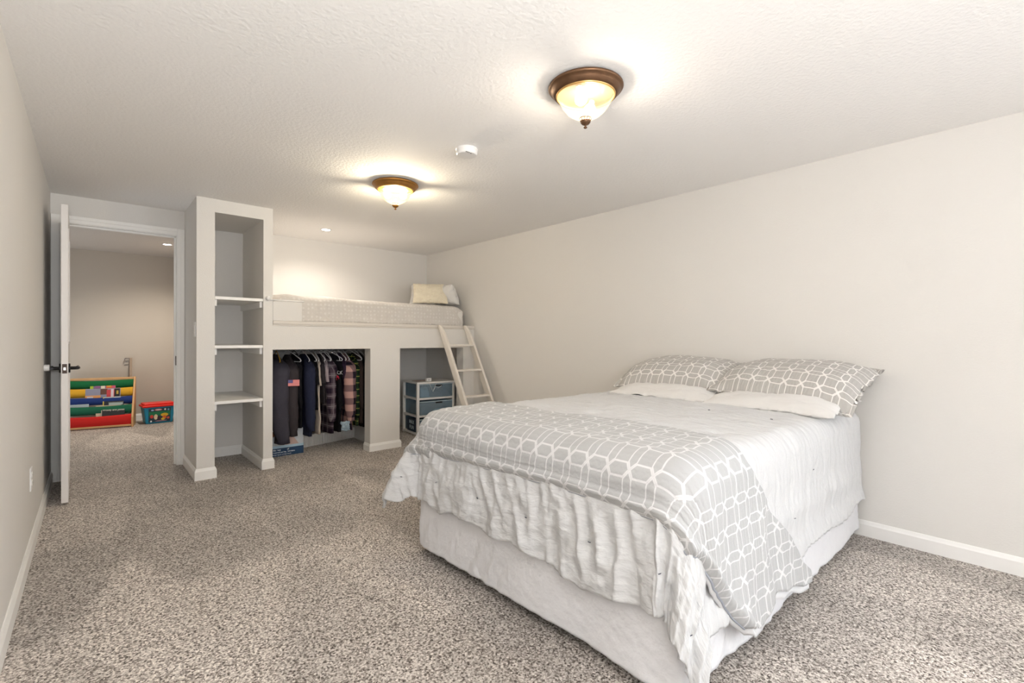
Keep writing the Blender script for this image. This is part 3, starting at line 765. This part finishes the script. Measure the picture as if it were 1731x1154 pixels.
def book(label, xc, y, zb, wd, ht, col, deco=(), title=None, lean=-12):
    r = empty('book', (0, 0, 0), label, 'book')
    r.matrix_world = rkM @ Matrix.Translation((xc, y, zb)) @ Matrix.Rotation(radians(lean), 4, 'X')
    bm = B(); box(bm, -wd/2, wd/2, -.006, .006, 0, ht); link('cover', bm, mat('book_cover', col, .4), r, bevel=.0015)
    bm = B(); box(bm, -wd/2+.003, wd/2-.001, -.0045, .0045, ht, ht+.001); link('pages', bm, mat('page_paper', (.8, .78, .7), .8), r)
    if deco:
        bm = B(); ms = []
        for k, (x0, x1, z0, z1, c) in enumerate(deco):
            box(bm, x0*wd-wd/2, x1*wd-wd/2, -.0066-.0001*k, -.0061, z0*ht, z1*ht, k); ms.append(mat('cover_print', c, .5))
        link('cover_picture', bm, ms, r)
    if title:
        text_mesh('title', title[0], title[1], mat('title_ink', title[4], .5), r, Matrix.Translation(((title[2]-.5)*wd, -.0068, title[3]*ht)) @ Matrix.Rotation(radians(90), 4, 'X'), .0004, .0006)
book('purple and orange picture book in the top pocket of the book rack', .085, .062, .40, .245, .145, (.22, .17, .30), ((.0, .13, .0, .97, (.45, .62, .05)), (.42, .58, .45, .95, (.85, .75, .6)), (.62, .97, .15, .95, (.75, .16, .06)), (.66, .82, .6, .97, (.85, .45, .05)), (.86, .99, .1, .9, (.65, .1, .2)), (.2, .38, .5, .85, (.30, .12, .28))))
book('grey and red picture book leaning in front of the yellow sling', .095, -.003, .325, .335, .145, (.26, .26, .34), ((.0, .43, .0, .45, (.75, .35, .12)), (.05, .22, .18, .36, (.7, .65, .7)), (.42, .62, .5, .98, (.12, .05, .03)), (.60, .84, .1, .9, (.55, .05, .06)), (.72, .80, .2, .95, (.65, .55, .6)), (.82, .98, .3, .98, (.012, .01, .012)), (.88, .94, .5, .8, (.5, .35, .05))))
book('black book with a yellow edge in the blue pocket of the rack', .20, -.064, .225, .20, .145, (.012, .012, .02), ((.0, .05, .0, 1.0, (.65, .5, .08)), (.05, .85, .93, .99, (.5, .55, .55))))
book('slim dark book with a pale title strip in the dark green pocket', .225, -.074, .215, .15, .09, (.02, .025, .04), ((.05, .95, .62, .93, (.35, .42, .40)),), lean=-14)
book('black chapter book with a white hand lettered title above the red sling', .205, -.126, .115, .225, .135, (.014, .012, .012), ((.0, .03, .0, .97, (.55, .5, .4)), (.0, 1.0, .95, .99, (.6, .5, .35))), ('Wooly and Jones', .030, .52, .76, (.62, .58, .50)))
book('thin cream book behind the black chapter book', .16, -.112, .12, .24, .152, (.62, .48, .34), lean=-13)
book('thin pale blue book in the dark green pocket at the rack left', -.13, -.07, .2, .20, .095, (.40, .48, .52), lean=-13)
bin_m = mat('blue_tub_plastic', (.01, .25, .42), .35)
tub = empty('toy_tub', (.640, 7.80, 0), 'blue plastic toy tub with a red lid and colourful label in the hall', 'toy tub', rz=radians(6))
def frust(bm, w0, d0, w1, d1, z0, z1, mi=0, seg=1):
    a = [bm.verts.new((sx*w0/2, sy*d0/2, z0)) for sx, sy in ((-1, -1), (1, -1), (1, 1), (-1, 1))]
    b = [bm.verts.new((sx*w1/2, sy*d1/2, z1)) for sx, sy in ((-1, -1), (1, -1), (1, 1), (-1, 1))]
    bm.faces.new(a[::-1]); bm.faces.new(b)
    for i in range(4): bm.faces.new((a[i], a[(i+1) % 4], b[(i+1) % 4], b[i]))
bm = B(); frust(bm, .285, .18, .335, .22, .0, .215); link('tub_body', bm, bin_m, tub, bevel=.015, seg=3)
bm = B(); box(bm, -.182, .182, -.125, .125, .212, .240); box(bm, -.165, .165, -.108, .108, .240, .262)
link('lid', bm, mat('red_lid_plastic', (.78, .02, .012), .3), tub, bevel=.011, seg=3)
bm = B(); ms = []
def tl(x, z): return V((x*(1+.17*z), -.0905-.0935*z*.0-.020*(z/.215)-.0018, z))
pal = [((-.115, .115, .02, .195), (.02, .05, .08)), ((-.11, .11, .10, .155), (.01, .18, .08)), ((-.055, .025, .165, .190), (.72, .22, .22)), ((-.045, .015, .171, .184), (.85, .8, .8)),
       ((-.10, -.065, .07, .115), (.65, .06, .05)), ((-.06, -.02, .05, .12), (.75, .62, .42)), ((-.025, .005, .04, .10), (.05, .03, .05)), ((.01, .09, .085, .13), (.72, .45, .03)), ((.03, .07, .05, .1), (.70, .14, .03)),
       ((.015, .055, .04, .07), (.78, .55, .05)), ((.045, .065, .165, .19), (.8, .8, .85)), ((.08, .10, .16, .185), (.2, .4, .6)), ((-.10, -.08, .02, .045), (.8, .85, .9)), ((-.09, -.06, .165, .185), (.35, .5, .75)), ((.075, .105, .05, .08), (.6, .1, .06)), ((-.05, .08, .025, .04), (.35, .2, .25))]
for k, ((x0, x1, z0, z1), c) in enumerate(pal):
    e = -.0003*k; n_ = 16
    if k < 2: pts = [(x0, z0), (x1, z0), (x1, z1), (x0, z1)]
    else: pts = [((x0+x1)/2+(x1-x0)/2*cos(2*pi*i/n_), (z0+z1)/2+(z1-z0)/2*sin(2*pi*i/n_)) for i in range(n_)]
    vs = [bm.verts.new(tl(px, pz)+V((0, e, 0))) for px, pz in pts]; f = bm.faces.new(vs); f.material_index = k; ms.append(mat('label_print', c, .4))
link('picture_label', bm, ms, tub)
pole = empty('wooden_hook_pole', (.365, 8.06, 0), 'tall thin wooden pole with a small hook leaning behind the book rack', 'pole')
bm = B(); tube(bm, [(0, 0, 0), (.012, .062, .83)], .014, 10); link('pole', bm, mat('pale_wood', (.33, .25, .19), .6), pole, smooth=True)
bm = B(); tube(bm, [(.012, .060, .825), (-.05, .055, .826)], .008, 8); tube(bm, [(.010, .060, .78), (-.045, .055, .782)], .006, 8); tube(bm, [(-.05, .055, .826), (-.05, .055, .80)], .006, 8); link('hook', bm, mat('hook_metal', (.3, .27, .25), .4, metal=.5), pole, smooth=True)

# ------------------------------------------------------------------ closet: rod, hangers, clothes, box, wire shelf
ROD_Y, ROD_Z = 4.965, 1.030
bm = B(); tube(bm, [(CX1, ROD_Y, ROD_Z), (2.20, ROD_Y, ROD_Z)], .016, 16)
tag(link('closet_rod', bm, white_m, smooth=True), 'white clothes rod running across the low closet under the loft', 'rod')
hw_m = mat('white_hanger_plastic', (.78, .78, .80), .35); hy_m = mat('yellow_hanger_plastic', (.65, .36, .04), .4); hb_m = mat('black_hanger_plastic', (.02, .02, .02), .4)
def hanger(x, m, label, ang=0, dz=0, hw=.205):
    r = empty('clothes_hanger', (x, ROD_Y, ROD_Z+dz), label, 'hanger', 'hangers on the closet rod', rz=radians(ang))
    bm = B(); pts = []
    for i in range(13):
        t = radians(-30+230*i/12); pts.append((0, .021*cos(t), .003+.021*sin(t)))
    pts = [(0, -.0225, .0)] + [(0, .0225*-cos(radians(18*i)), .0225*sin(radians(18*i))) for i in range(11)] + [(0, .018, -.018), (0, .004, -.030), (0, 0, -.045)]
    tube(bm, pts, .0028, 7); link('hook', bm, m, r, smooth=True)
    bm = B(); tri = [(0, 0, -.045), (0, hw*.5, -.080), (0, hw*.93, -.118), (0, hw, -.130), (0, hw*.985, -.142), (0, hw*.93, -.146), (0, 0, -.146), (0, -hw*.93, -.146), (0, -hw*.985, -.142), (0, -hw, -.130), (0, -hw*.93, -.118), (0, -hw*.5, -.080)]
    tube(bm, tri, .0042, 8, closed=True); link('arms', bm, m, r, smooth=True)
    return r
def plaid(name, c1, c2, c3, sy, sz, line=None):
    m = bpy.data.materials.new(name); nt, out = ng(m)
    tc = nt.nodes.new('ShaderNodeTexCoord').outputs['Object']; s = node(nt, 'ShaderNodeSeparateXYZ', ins={0: tc})
    def stripe(v, per, duty=.5, ph=50.0):
        q = math_(nt, 'FRACT', math_(nt, 'ADD', math_(nt, 'DIVIDE', v, per), ph)); return math_(nt, 'LESS_THAN', q, duty)
    sxy = math_(nt, 'ADD', s.outputs[0], math_(nt, 'MULTIPLY', s.outputs[1], .8)); a, b = stripe(sxy, sy), stripe(s.outputs[2], sz)
    k = math_(nt, 'MULTIPLY', math_(nt, 'ADD', a, b), .5)
    cr = nt.nodes.new('ShaderNodeValToRGB'); cr.color_ramp.interpolation = 'CONSTANT'; nt.links.new(k, cr.inputs[0])
    e = cr.color_ramp.elements; e[0].color = c4(c1); e[1].position = .9; e[1].color = c4(c3); q = e.new(.4); q.color = c4(c2)
    col = cr.outputs[0]
    if line:
        l = math_(nt, 'MAXIMUM', stripe(sxy, sy, .08, 50.3), stripe(s.outputs[2], sz, .08, 50.3))
        col = node(nt, 'ShaderNodeMixRGB', ins={'Fac': l, 'Color1': col, 'Color2': c4(line)}).outputs[0]
    bs = node(nt, 'ShaderNodeBsdfPrincipled', ins={'Base Color': col, 'Roughness': .95, 'Specular IOR Level': .1}); nt.links.new(bs.outputs[0], out.inputs[0]); return m
def cl(name, c): return mat(name, c, .9, bump=.35, bscale=40, vary=.12, vscale=12, spec=.15)
def garment(kind, label, cat, x, m, ztop, zhem, hw=.215, th=.022, sxr=.62, bend=.012, sleeve=.5, sm=None, slr=.045, ang=0, yoff=0, seed=0, cuff=True, out=0.02):
    """hangs edge-on: width along y, thickness along x; front sleeve is at -y towards the room"""
    r = empty(kind, (x, ROD_Y+yoff, zhem), label, cat, rz=radians(ang))
    HZ = ztop-zhem; sh = HZ-.095
    bm = B(); rings = []; N = 26; n = 28
    for i in range(N+1):
        t = i/N; z = HZ*(1-t)
        if z > sh: q = (HZ-z)/(HZ-sh); w_ = .055+(hw-.055)*q**.8; tk = .8*th*(.7+.3*q)
        else: q = (sh-z)/sh; w_ = hw*(1-.10*sin(pi*min(1, q*1.3)))*(.93+.05*q); tk = .8*th*(1+.4*q)
        ring = []
        for k in range(n):
            a = 2*pi*k/n; cx, cy = cos(a), sin(a)
            px = tk*(abs(cx)**.7)*(1 if cx > 0 else -1); py = w_*(abs(cy)**.9)*(1 if cy > 0 else -1)
            wv = .010*fnz(cy*3+seed, z*3, seed)*t + .005*ridge(fnz(cy*6, z*9, seed+5))
            ring.append(bm.verts.new((px+wv, py, z+(.006*fnz(cy*4, seed, 3) if t == 1 else 0))))
        rings.append(ring)
    for a, b in zip(rings, rings[1:]):
        for k in range(n): bm.faces.new((a[k], a[(k+1) % n], b[(k+1) % n], b[k]))
    bm.faces.new(rings[0]); bm.faces.new(rings[-1][::-1]); bmesh.ops.recalc_face_normals(bm, faces=bm.faces)
    link('body', bm, m, r, smooth=True)
    for s in (-1, 1):
        bm = B(); K2 = 16; rings = []
        for i in range(K2+1):
            t = i/K2; z = sh+.05-(sleeve+.02)*t
            yc = s*(hw-.035+out*sin(pi*min(1, t*1.2)*.5) - .11*max(0, 1-t*sleeve/.09)**1.6); xc = -bend*sin(pi*t)
            rad = slr*(1.0-.30*t)*(.45+.55*min(1, t*sleeve/.10)**.6)
            if cuff and t > .93: rad *= .82
            ring = []
            for k in range(16):
                a = 2*pi*k/16; wv = 1+.16*fnz(cos(a)*2+seed, z*14, seed+s)+.08*ridge(fnz(sin(a)*2, z*25, seed))
                ring.append(bm.verts.new((xc+rad*sxr*wv*cos(a), yc+rad*wv*sin(a), z)))
            rings.append(ring)
        for a, b in zip(rings, rings[1:]):
            for k in range(16): bm.faces.new((a[k], a[(k+1) % 16], b[(k+1) % 16], b[k]))
        bm.faces.new(rings[0]); bm.faces.new(rings[-1][::-1]); bmesh.ops.recalc_face_normals(bm, faces=bm.faces)
        link('sleeve', bm, sm or m, r, smooth=True)
    return r
charcoal = cl('charcoal_canvas', (.045, .038, .042)); bluegrey = cl('slate_canvas', (.055, .052, .068)); blk = cl('black_cotton', (.008, .008, .010)); navy = cl('navy_cotton', (.022, .026, .052))
brown = cl('dark_umber_cloth', (.040, .028, .026)); tan = cl('oatmeal_cotton', (.50, .43, .37)); purple = cl('aubergine_cotton', (.035, .020, .040)); grey = cl('graphite_cotton', (.03, .026, .030))
pinkg = cl('mauve_grey_cotton', (.36, .30, .32))
ZT = .955
G = [
 (1.205, 'puffer_jacket', 'black padded jacket at the far left of the closet rod', 'jacket', blk, .30, dict(sleeve=.50, hw=.23, th=.04, slr=.055)),
 (1.305, 'work_jacket', 'charcoal canvas work jacket with one long sleeve hanging nearest the doorway column', 'jacket', charcoal, .13, dict(sleeve=.74, sm=bluegrey, hw=.235, th=.034, slr=.085, out=.05, sxr=1.05, bend=.035)),
 (1.415, 'flag_patch_jacket', 'dark jacket with a small red flag patch on its sleeve', 'jacket', charcoal, .19, dict(sleeve=.68, hw=.225, th=.028, slr=.07, out=.04, sxr=.85)),
 (1.480, 'black_hoodie', 'black hoodie with pale blue lettering in the closet', 'hoodie', blk, .26, dict(sleeve=.45, th=.022)),
 (1.560, 'navy_coat', 'plain navy coat hanging between the black hoodie and the pale shirt', 'coat', navy, .175, dict(sleeve=.66, hw=.225, th=.026, slr=.065, out=.035, sxr=.85)),
 (1.615, 'black_shirt', 'short black T-shirt hanging right of the navy coat', 'shirt', blk, .42, dict(sleeve=.22, th=.016, cuff=False)),
 (1.660, 'oatmeal_shirt', 'long oatmeal coloured shirt falling almost to the floor', 'shirt', tan, .18, dict(sleeve=.24, th=.020, hw=.210, cuff=False)),
 (1.700, 'graphite_shirt', 'dark graphite T-shirt between two paler shirts', 'shirt', grey, .47, dict(sleeve=.22, th=.016, cuff=False, hw=.22)),
 (1.742, 'mauve_shirt', 'mauve grey T-shirt with only its edge showing', 'shirt', pinkg, .45, dict(sleeve=.20, th=.014, cuff=False, hw=.215)),
 (1.775, 'grey_plaid_shirt', 'grey and purple plaid flannel shirt hanging low in the closet', 'shirt', None, .17, dict(sleeve=.60, th=.022, slr=.062, hw=.20, sxr=.9)),
 (1.815, 'print_shirt', 'black T-shirt with a small white and red print', 'shirt', blk, .43, dict(sleeve=.16, th=.014, cuff=False, hw=.15)),
 (1.865, 'black_trousers', 'long black garment hanging right of the grey plaid shirt', 'clothes', blk, .17, dict(sleeve=.50, th=.022, hw=.16)),
 (1.905, 'aubergine_shirt', 'aubergine T-shirt beside the pink checked flannel', 'shirt', purple, .44, dict(sleeve=.24, th=.018, cuff=False)),
 (1.955, 'checked_flannel', 'pink and black buffalo check flannel shirt', 'shirt', None, .19, dict(sleeve=.60, th=.026, slr=.068, hw=.225, out=.03, sxr=.95)),
 (2.030, 'green_plaid_shirt', 'dark green plaid shirt with thin yellow lines', 'shirt', None, .22, dict(sleeve=.58, th=.020, slr=.045, hw=.215)),
 (2.080, 'umber_jacket', 'dark umber jacket at the right end of the closet rod', 'jacket', brown, .24, dict(sleeve=.50, th=.026)),
 (2.125, 'black_coat', 'black coat half hidden by the pier at the right end of the closet', 'coat', blk, .20, dict(sleeve=.58, th=.028)),
]
gp = plaid('grey_purple_plaid', (.12, .10, .115), (.07, .05, .065), (.022, .014, .026), .085, .10, (.20, .17, .19))
bp2 = plaid('pink_buffalo_check', (.48, .29, .26), (.20, .12, .125), (.022, .016, .028), .11, .13)
gg = plaid('green_yellow_plaid', (.022, .05, .022), (.014, .032, .016), (.008, .018, .010), .05, .065, (.40, .38, .10))
garms = {}
for i, (x, kind, label, cat, m, zh, kw) in enumerate(G):
    if m is None: m = {'grey_plaid_shirt': gp, 'checked_flannel': bp2, 'green_plaid_shirt': gg}[kind]
    garms[kind] = garment(kind, label, cat, x, m, ZT-.004*(i % 3), zh, seed=i*1.7+.5, ang=(30 if kind == 'print_shirt' else random.uniform(-4, 4)), yoff=(-.06 if kind == 'print_shirt' else random.uniform(-.012, .012)), **kw)
HN = [(1.205, hb_m, 'black hanger of the padded jacket at the rod left end', 3), (1.320, hy_m, 'yellow hanger holding the charcoal work jacket', -6), (1.425, hw_m, 'white hanger poking out over the flag patch jacket', 14), (1.480, hb_m, 'black hanger of the hoodie with blue lettering', 2),
      (1.560, hw_m, 'white hanger of the navy coat', 0), (1.615, hw_m, 'white hanger of the short black T-shirt', 3), (1.660, hw_m, 'white hanger of the oatmeal shirt', -3), (1.700, hw_m, 'white hanger of the graphite T-shirt', 2), (1.742, hw_m, 'white hanger of the mauve T-shirt', 5),
      (1.775, hw_m, 'white hanger of the grey plaid shirt', -2), (1.795, hw_m, 'empty white hanger turned toward the room above the print T-shirt', 22), (1.865, hw_m, 'white hanger of the long black garment', -4), (1.905, hw_m, 'white hanger of the aubergine T-shirt', 3),
      (1.955, hw_m, 'white hanger of the pink checked flannel', -2), (2.025, hw_m, 'white hanger slanting over the green plaid shirt', 12), (2.080, hw_m, 'white hanger of the umber jacket', 0), (2.125, hw_m, 'white hanger of the black coat by the pier', 2)]
for x, m, lab, a in HN: hanger(x, m, lab, a, hw=.215 if a > 10 else .195)
# patch, lettering, prints
pt = garms['flag_patch_jacket']
bm = B(); cy = -.205
box(bm, -.050, .045, -.006, 0, 0, .056, 0); box(bm, -.050, -.010, -.0068, -.006, .027, .056, 1)
fl = [mat('flag_red', (.75, .10, .09), .6), mat('flag_blue', (.12, .10, .28), .6), mat('flag_white', (.75, .45, .45), .6)]
for k in range(5): box(bm, -.050+(.042 if k > 2 else 0), .045, -.0066, -.006, .004+k*.011, .009+k*.011, 2)
fo_ = link('flag_patch', bm, fl, pt); fo_.location = (-.012, -.225+.035-.04-.066, .48); fo_.rotation_euler = (0, 0, radians(-12))
bm = B()
for z0, z1, y0, y1 in ((.535, .62, -.13, -.12), (.52, .54, -.135, -.10), (.60, .64, -.11, -.10), (.56, .60, -.10, -.09)): box(bm, -.029, -.026, y0, y1, z0-.06, z1-.06)
link('lettering', bm, mat('ice_blue_print', (.35, .55, .70), .7), garms['black_hoodie'])
ps = garms['print_shirt']
text_mesh('print_lettering', 'LOCK', .050, mat('white_shirt_print', (.5, .5, .52), .7), ps, Matrix.Translation((-.032, -.10, .335)) @ Matrix.Rotation(radians(-90), 4, 'Z') @ Matrix.Rotation(radians(90), 4, 'X'), .001, .001)
bm = B(); lathe(bm, [(.0, 0), (.024, 0), (.024, .002), (0, .002)], 20)
o = link('print_emblem', bm, mat('red_shirt_print', (.65, .03, .07), .7), ps); o.matrix_local = Matrix.Translation((-.031, -.10, .285)) @ Matrix.Rotation(radians(-90), 4, 'Y')
# pale scarf-like cloth below the flannel, white patch in black coat
bm = B()
def rag(u, v): return V((-.04+.08*u+.012*fnz(u*4, v*4, 2), .02*fnz(u*5, v*3, 7)-.01*sin(u*6), -.10*v*(1-.3*abs(u-.5))))
grid(bm, 16, 16, rag)
o = link('blue_cloth', bm, mat('pale_blue_cotton', (.32, .42, .50), .9, vary=.3, vscale=25), loc=(1.90, 4.735, .285), smooth=True)
m = o.modifiers.new('t', 'SOLIDIFY'); m.thickness = .012
tag(o, 'scrap of pale blue cloth hanging under the pink checked flannel', 'cloth')
# printed carton
bx = empty('printed_carton', (1.355, 4.90, 0), 'white and navy printed cardboard carton at the left of the closet floor', 'box', rz=radians(2))
cb = mat('carton_white', (.62, .66, .70), .6); cn = mat('carton_navy', (.012, .05, .12), .5); cbrown = mat('carton_brown', (.25, .10, .05), .6); cbl = mat('carton_sky', (.42, .60, .72), .6)
bm = B(); box(bm, -.185, .185, -.03, .15, .0, .245); link('carton_body', bm, cb, bx, bevel=.003)
bm = B(); box(bm, -.185, .185, -.0318, -.0302, .002, .075, 0); box(bm, -.185, .185, -.0318, -.0302, .076, .098, 1)
vs = [bm.verts.new(p) for p in ((-.185, -.0316, .115), (-.02, -.0316, .235), (-.185, -.0316, .235))]; bm.faces.new(vs).material_index = 2
vs = [bm.verts.new(p) for p in ((.02, -.0316, .10), (.14, -.0316, .10), (.05, -.0316, .235))]; bm.faces.new(vs).material_index = 3
link('printed_front', bm, [cn, cbl, cbrown, mat('carton_pink', (.58, .42, .38), .6)], bx)
wt = mat('carton_lettering', (.75, .8, .85), .5)
rx = Matrix.Rotation(radians(90), 4, 'X')
text_mesh('carton_text', 'Big, easy          of', .020, wt, bx, Matrix.Translation((-.02, -.0324, .060)) @ rx, .0003, .0006)
text_mesh('carton_text', 'in 5 percent per bag   Soft fabric', .016, wt, bx, Matrix.Translation((.0, -.0324, .038)) @ rx, .0003, .0004)
text_mesh('carton_text', 'a stronger bag for stronger homes', .013, wt, bx, Matrix.Translation((-.02, -.0324, .017)) @ rx, .0003, .0002)
text_mesh('carton_text', '#1 am', .018, mat('carton_small_ink', (.1, .12, .2), .5), bx, Matrix.Translation((-.13, -.0324, .118)) @ rx, .0003, 0)
# white ventilated shelf section lying on edge at the closet back
ws = empty('wire_shelf_section', (1.47, 5.045, 0), 'white ribbed wire shelf section lying on the closet floor behind the clothes', 'wire shelf', rz=atan2(.235, .84))
bm = B()
tube(bm, [(0, 0, .010), (.86, 0, .010)], .006, 8); tube(bm, [(0, 0, .115), (.86, 0, .115)], .005, 8); tube(bm, [(0, .028, .115), (.86, .028, .115)], .005, 8)
link('long_wires', bm, white_m, ws, smooth=True)
bm = B()
for k in range(44):
    x = .01+k*.0195; tube(bm, [(x, -.006, .012), (x, -.006, .112), (x, .0, .119), (x, .028, .119)], .0048, 5)
link('cross_wires', bm, white_m, ws, smooth=True)
bm = B(); box(bm, 0, .86, .012, .026, .012, .110); link('backing_board', bm, white_m, ws)
wb = empty('wrapped_bundle', (1.50, 4.985, 0), 'small white bundle with grey loops at the left end of the wire shelf', 'bundle')
bm = B(); bmesh.ops.create_icosphere(bm, subdivisions=3, radius=1)
for v in bm.verts: v.co = V((v.co.x*.065*(1+.1*fnz(v.co.y*3, v.co.z*3, 1)), v.co.y*.04, .045+v.co.z*.045*(1+.15*fnz(v.co.x*3, v.co.y*3, 4))))
link('bundle_wrap', bm, white_m, wb, smooth=True)
for k in range(4):
    bm = B(); c = V((-.04+.026*k, -.036, .045)); tube(bm, [c+V((.013*cos(2*pi*i/12), -.004, .020*sin(2*pi*i/12))) for i in range(12)], .0022, 5, closed=True); link('loop', bm, mat('grey_wire', (.22, .26, .30), .5), wb, smooth=True)

# ------------------------------------------------------------------ plastic drawer tower in the nook
DU = empty('drawer_tower', (2.770, 4.862, 0), 'white three drawer plastic tower with clear blue drawers in the nook', 'drawer unit', rz=radians(-4.0))
UW, UD, UH = .485, .40, .612
drm = bpy.data.materials.new('clear_blue_plastic'); nt, out = ng(drm)
tr = node(nt, 'ShaderNodeBsdfTransparent', ins={'Color': (.62, .78, .88, 1)}); df = node(nt, 'ShaderNodeBsdfPrincipled', ins={'Base Color': (.45, .55, .62, 1), 'Roughness': .25})
mxs = node(nt, 'ShaderNodeMixShader', ins={0: .30, 1: tr.outputs[0], 2: df.outputs[0]}); nt.links.new(mxs.outputs[0], out.inputs[0])
for x, y in ((0, 0), (UW-.032, 0), (0, UD-.032), (UW-.032, UD-.032)):
    bm = B(); box(bm, x, x+.032, y, y+.032, 0, UH-.02); link('post', bm, white_m, DU, bevel=.006)
levels = [.022, .222, .420]
for z in levels:
    bm = B(); box(bm, .005, UW-.005, .003, .028, z-.012, z+.012); box(bm, .004, .026, .028, UD-.02, z-.012, z+.012); box(bm, UW-.026, UW-.004, .028, UD-.02, z-.012, z+.012); box(bm, .026, UW-.026, .028, UD-.02, z-.003, z+.002); link('shelf_frame', bm, white_m, DU, bevel=.003)
bm = B(); box(bm, -.004, UW+.004, -.006, UD+.004, UH-.022, UH); link('top_panel', bm, white_m, DU, bevel=.006)
for z in levels:
    bm = B(); x0, x1, y0, y1, z0, z1 = .036, UW-.036, -.002, UD-.01, z+.014, z+.165
    box(bm, x0, x1, y0, y0+.003, z0, z1); box(bm, x0, x1, y1-.003, y1, z0, z1); box(bm, x0, x0+.003, y0+.003, y1-.003, z0, z1); box(bm, x1-.003, x1, y0+.003, y1-.003, z0, z1); box(bm, x0+.003, x1-.003, y0+.003, y1-.003, z0, z0+.003)
    d = link('drawer', bm, drm, DU)
    bm = B(); box(bm, UW/2-.01, UW/2+.075, -.004, -.0022, z1-.026, z1-.010); link('handle_slot', bm, black_m, d, bevel=.0005)
    bm = B(); box(bm, x0-.004, x1+.004, -.008, .004, z1-.006, z1+.002); link('drawer_rim', bm, mat('rim_plastic', (.45, .55, .62), .3), d)
DM = Matrix.Translation((2.770, 4.862, 0)) @ Matrix.Rotation(radians(-4.0), 4, 'Z')
def heap(name, label, cat, x0, x1, y0, y1, z0, h, m, seed):
    bm = B()
    def hp(u, v):
        e = (min(1, u*8)*min(1, (1-u)*8)*min(1, v*8)*min(1, (1-v)*8))**.5
        return V((x0+(x1-x0)*u, y0+(y1-y0)*v, z0+h*e*(.82+.35*fnz(u*3+seed, v*3, seed)) + .008*ridge(fnz(u*6, v*9, seed))*e))
    grid(bm, 24, 20, hp)
    n = len(bm.verts)
    bv = [bm.verts.new((x, y, z0)) for x, y in ((x0, y0), (x1, y0), (x1, y1), (x0, y1))]; bm.faces.new(bv[::-1])
    o = link(name, bm, m, smooth=True); o.matrix_world = DM; return tag(o, label, cat)
teal = mat('teal_blue_cloth', (.008, .055, .12), .9, bump=.4, bscale=30, vary=.3, vscale=14)
heap('folded_clothes', 'dark blue clothes filling the top clear drawer', 'clothes', .18, UW-.045, .012, UD-.03, levels[2]+.018, .085, teal, 1)
heap('folded_clothes', 'dark blue clothes with a white band in the middle clear drawer', 'clothes', .06, UW-.045, .012, UD-.03, levels[1]+.018, .105, teal, 4)
heap('folded_clothes', 'dark blue clothes filling the bottom clear drawer', 'clothes', .045, UW-.045, .012, UD-.03, levels[0]+.018, .135, teal, 7)
heap('fabric_bag', 'crumpled white and grey bag in the left of the top clear drawer', 'bag', .045, .165, .012, .16, levels[2]+.018, .115, mat('lace_white', (.55, .55, .60), .8, bump=.8, bscale=50, vary=.3, vscale=40), 9)
o = heap('white_cloth', 'white strip of cloth on the blue clothes in the middle drawer', 'cloth', .20, .41, .006, .012, levels[1]+.045, .028, mat('strip_white', (.55, .62, .66), .8), 12)
r = empty('lettered_box', (0, 0, 0), 'small dark box with white letters seen through the side of the bottom drawer', 'box'); r.matrix_world = DM
bm = B(); box(bm, .0052, .034, .05, .27, .040, .185); link('box_body', bm, mat('box_navy', (.012, .03, .06), .6), r, bevel=.002)
for k, (s_, z) in enumerate((('MAX', .145), ('FUN', .085))):
    text_mesh('box_letters', s_, .060, mat('box_letter_white', (.55, .65, .70), .6), r, Matrix.Translation((.0045, .15, z)) @ Matrix.Rotation(radians(-90), 4, 'Z') @ Matrix.Rotation(radians(90), 4, 'X'), .0005, .001)
ck = empty('power_adapter', tuple(DM @ V((.165, .05, UH))), 'small white cube adapter with a thin cord on the drawer tower top', 'adapter', rz=radians(-4))
bm = B(); box(bm, -.032, .032, -.018, .018, .0005, .040); link('adapter_body', bm, white_m, ck, bevel=.005)
bm = B(); box(bm, -.010, .0, -.0190, -.0178, .012, .026); box(bm, .006, .010, -.0190, -.0178, .012, .026); link('adapter_mark', bm, mat('mark_grey', (.2, .2, .22), .5), ck)
bm = B(); tube(bm, [(-.03, -.015, .004), (-.025, -.062, .004), (-.015, -.068, -.03), (.012, -.070, -.085), (.022, -.070, -.115), (.032, -.070, -.095), (.060, -.070, -.055), (.085, -.070, -.075), (.12, -.070, -.06), (.135, -.070, -.045)], .0016, 6)
tube(bm, [(.022, -.070, -.115), (.045, -.070, -.06), (.065, -.070, -.02)], .0016, 6)
link('cord', bm, white_m, ck, smooth=True)
bm = B()
grid(bm, 10, 8, lambda u, v: V((-.09+.16*u, -.05+.10*v, .004+.006*abs(fnz(u*3, v*3, 2)))))
o = link('crumpled_wrapper', bm, mat('rosy_paper', (.40, .30, .27), .8), loc=tuple(DM @ V((.11, .13, UH))), smooth=True)
m = o.modifiers.new('t', 'SOLIDIFY'); m.thickness = .003; m.offset = 1
tag(o, 'flat rosy crumpled wrapper on the drawer tower beside the adapter', 'wrapper')
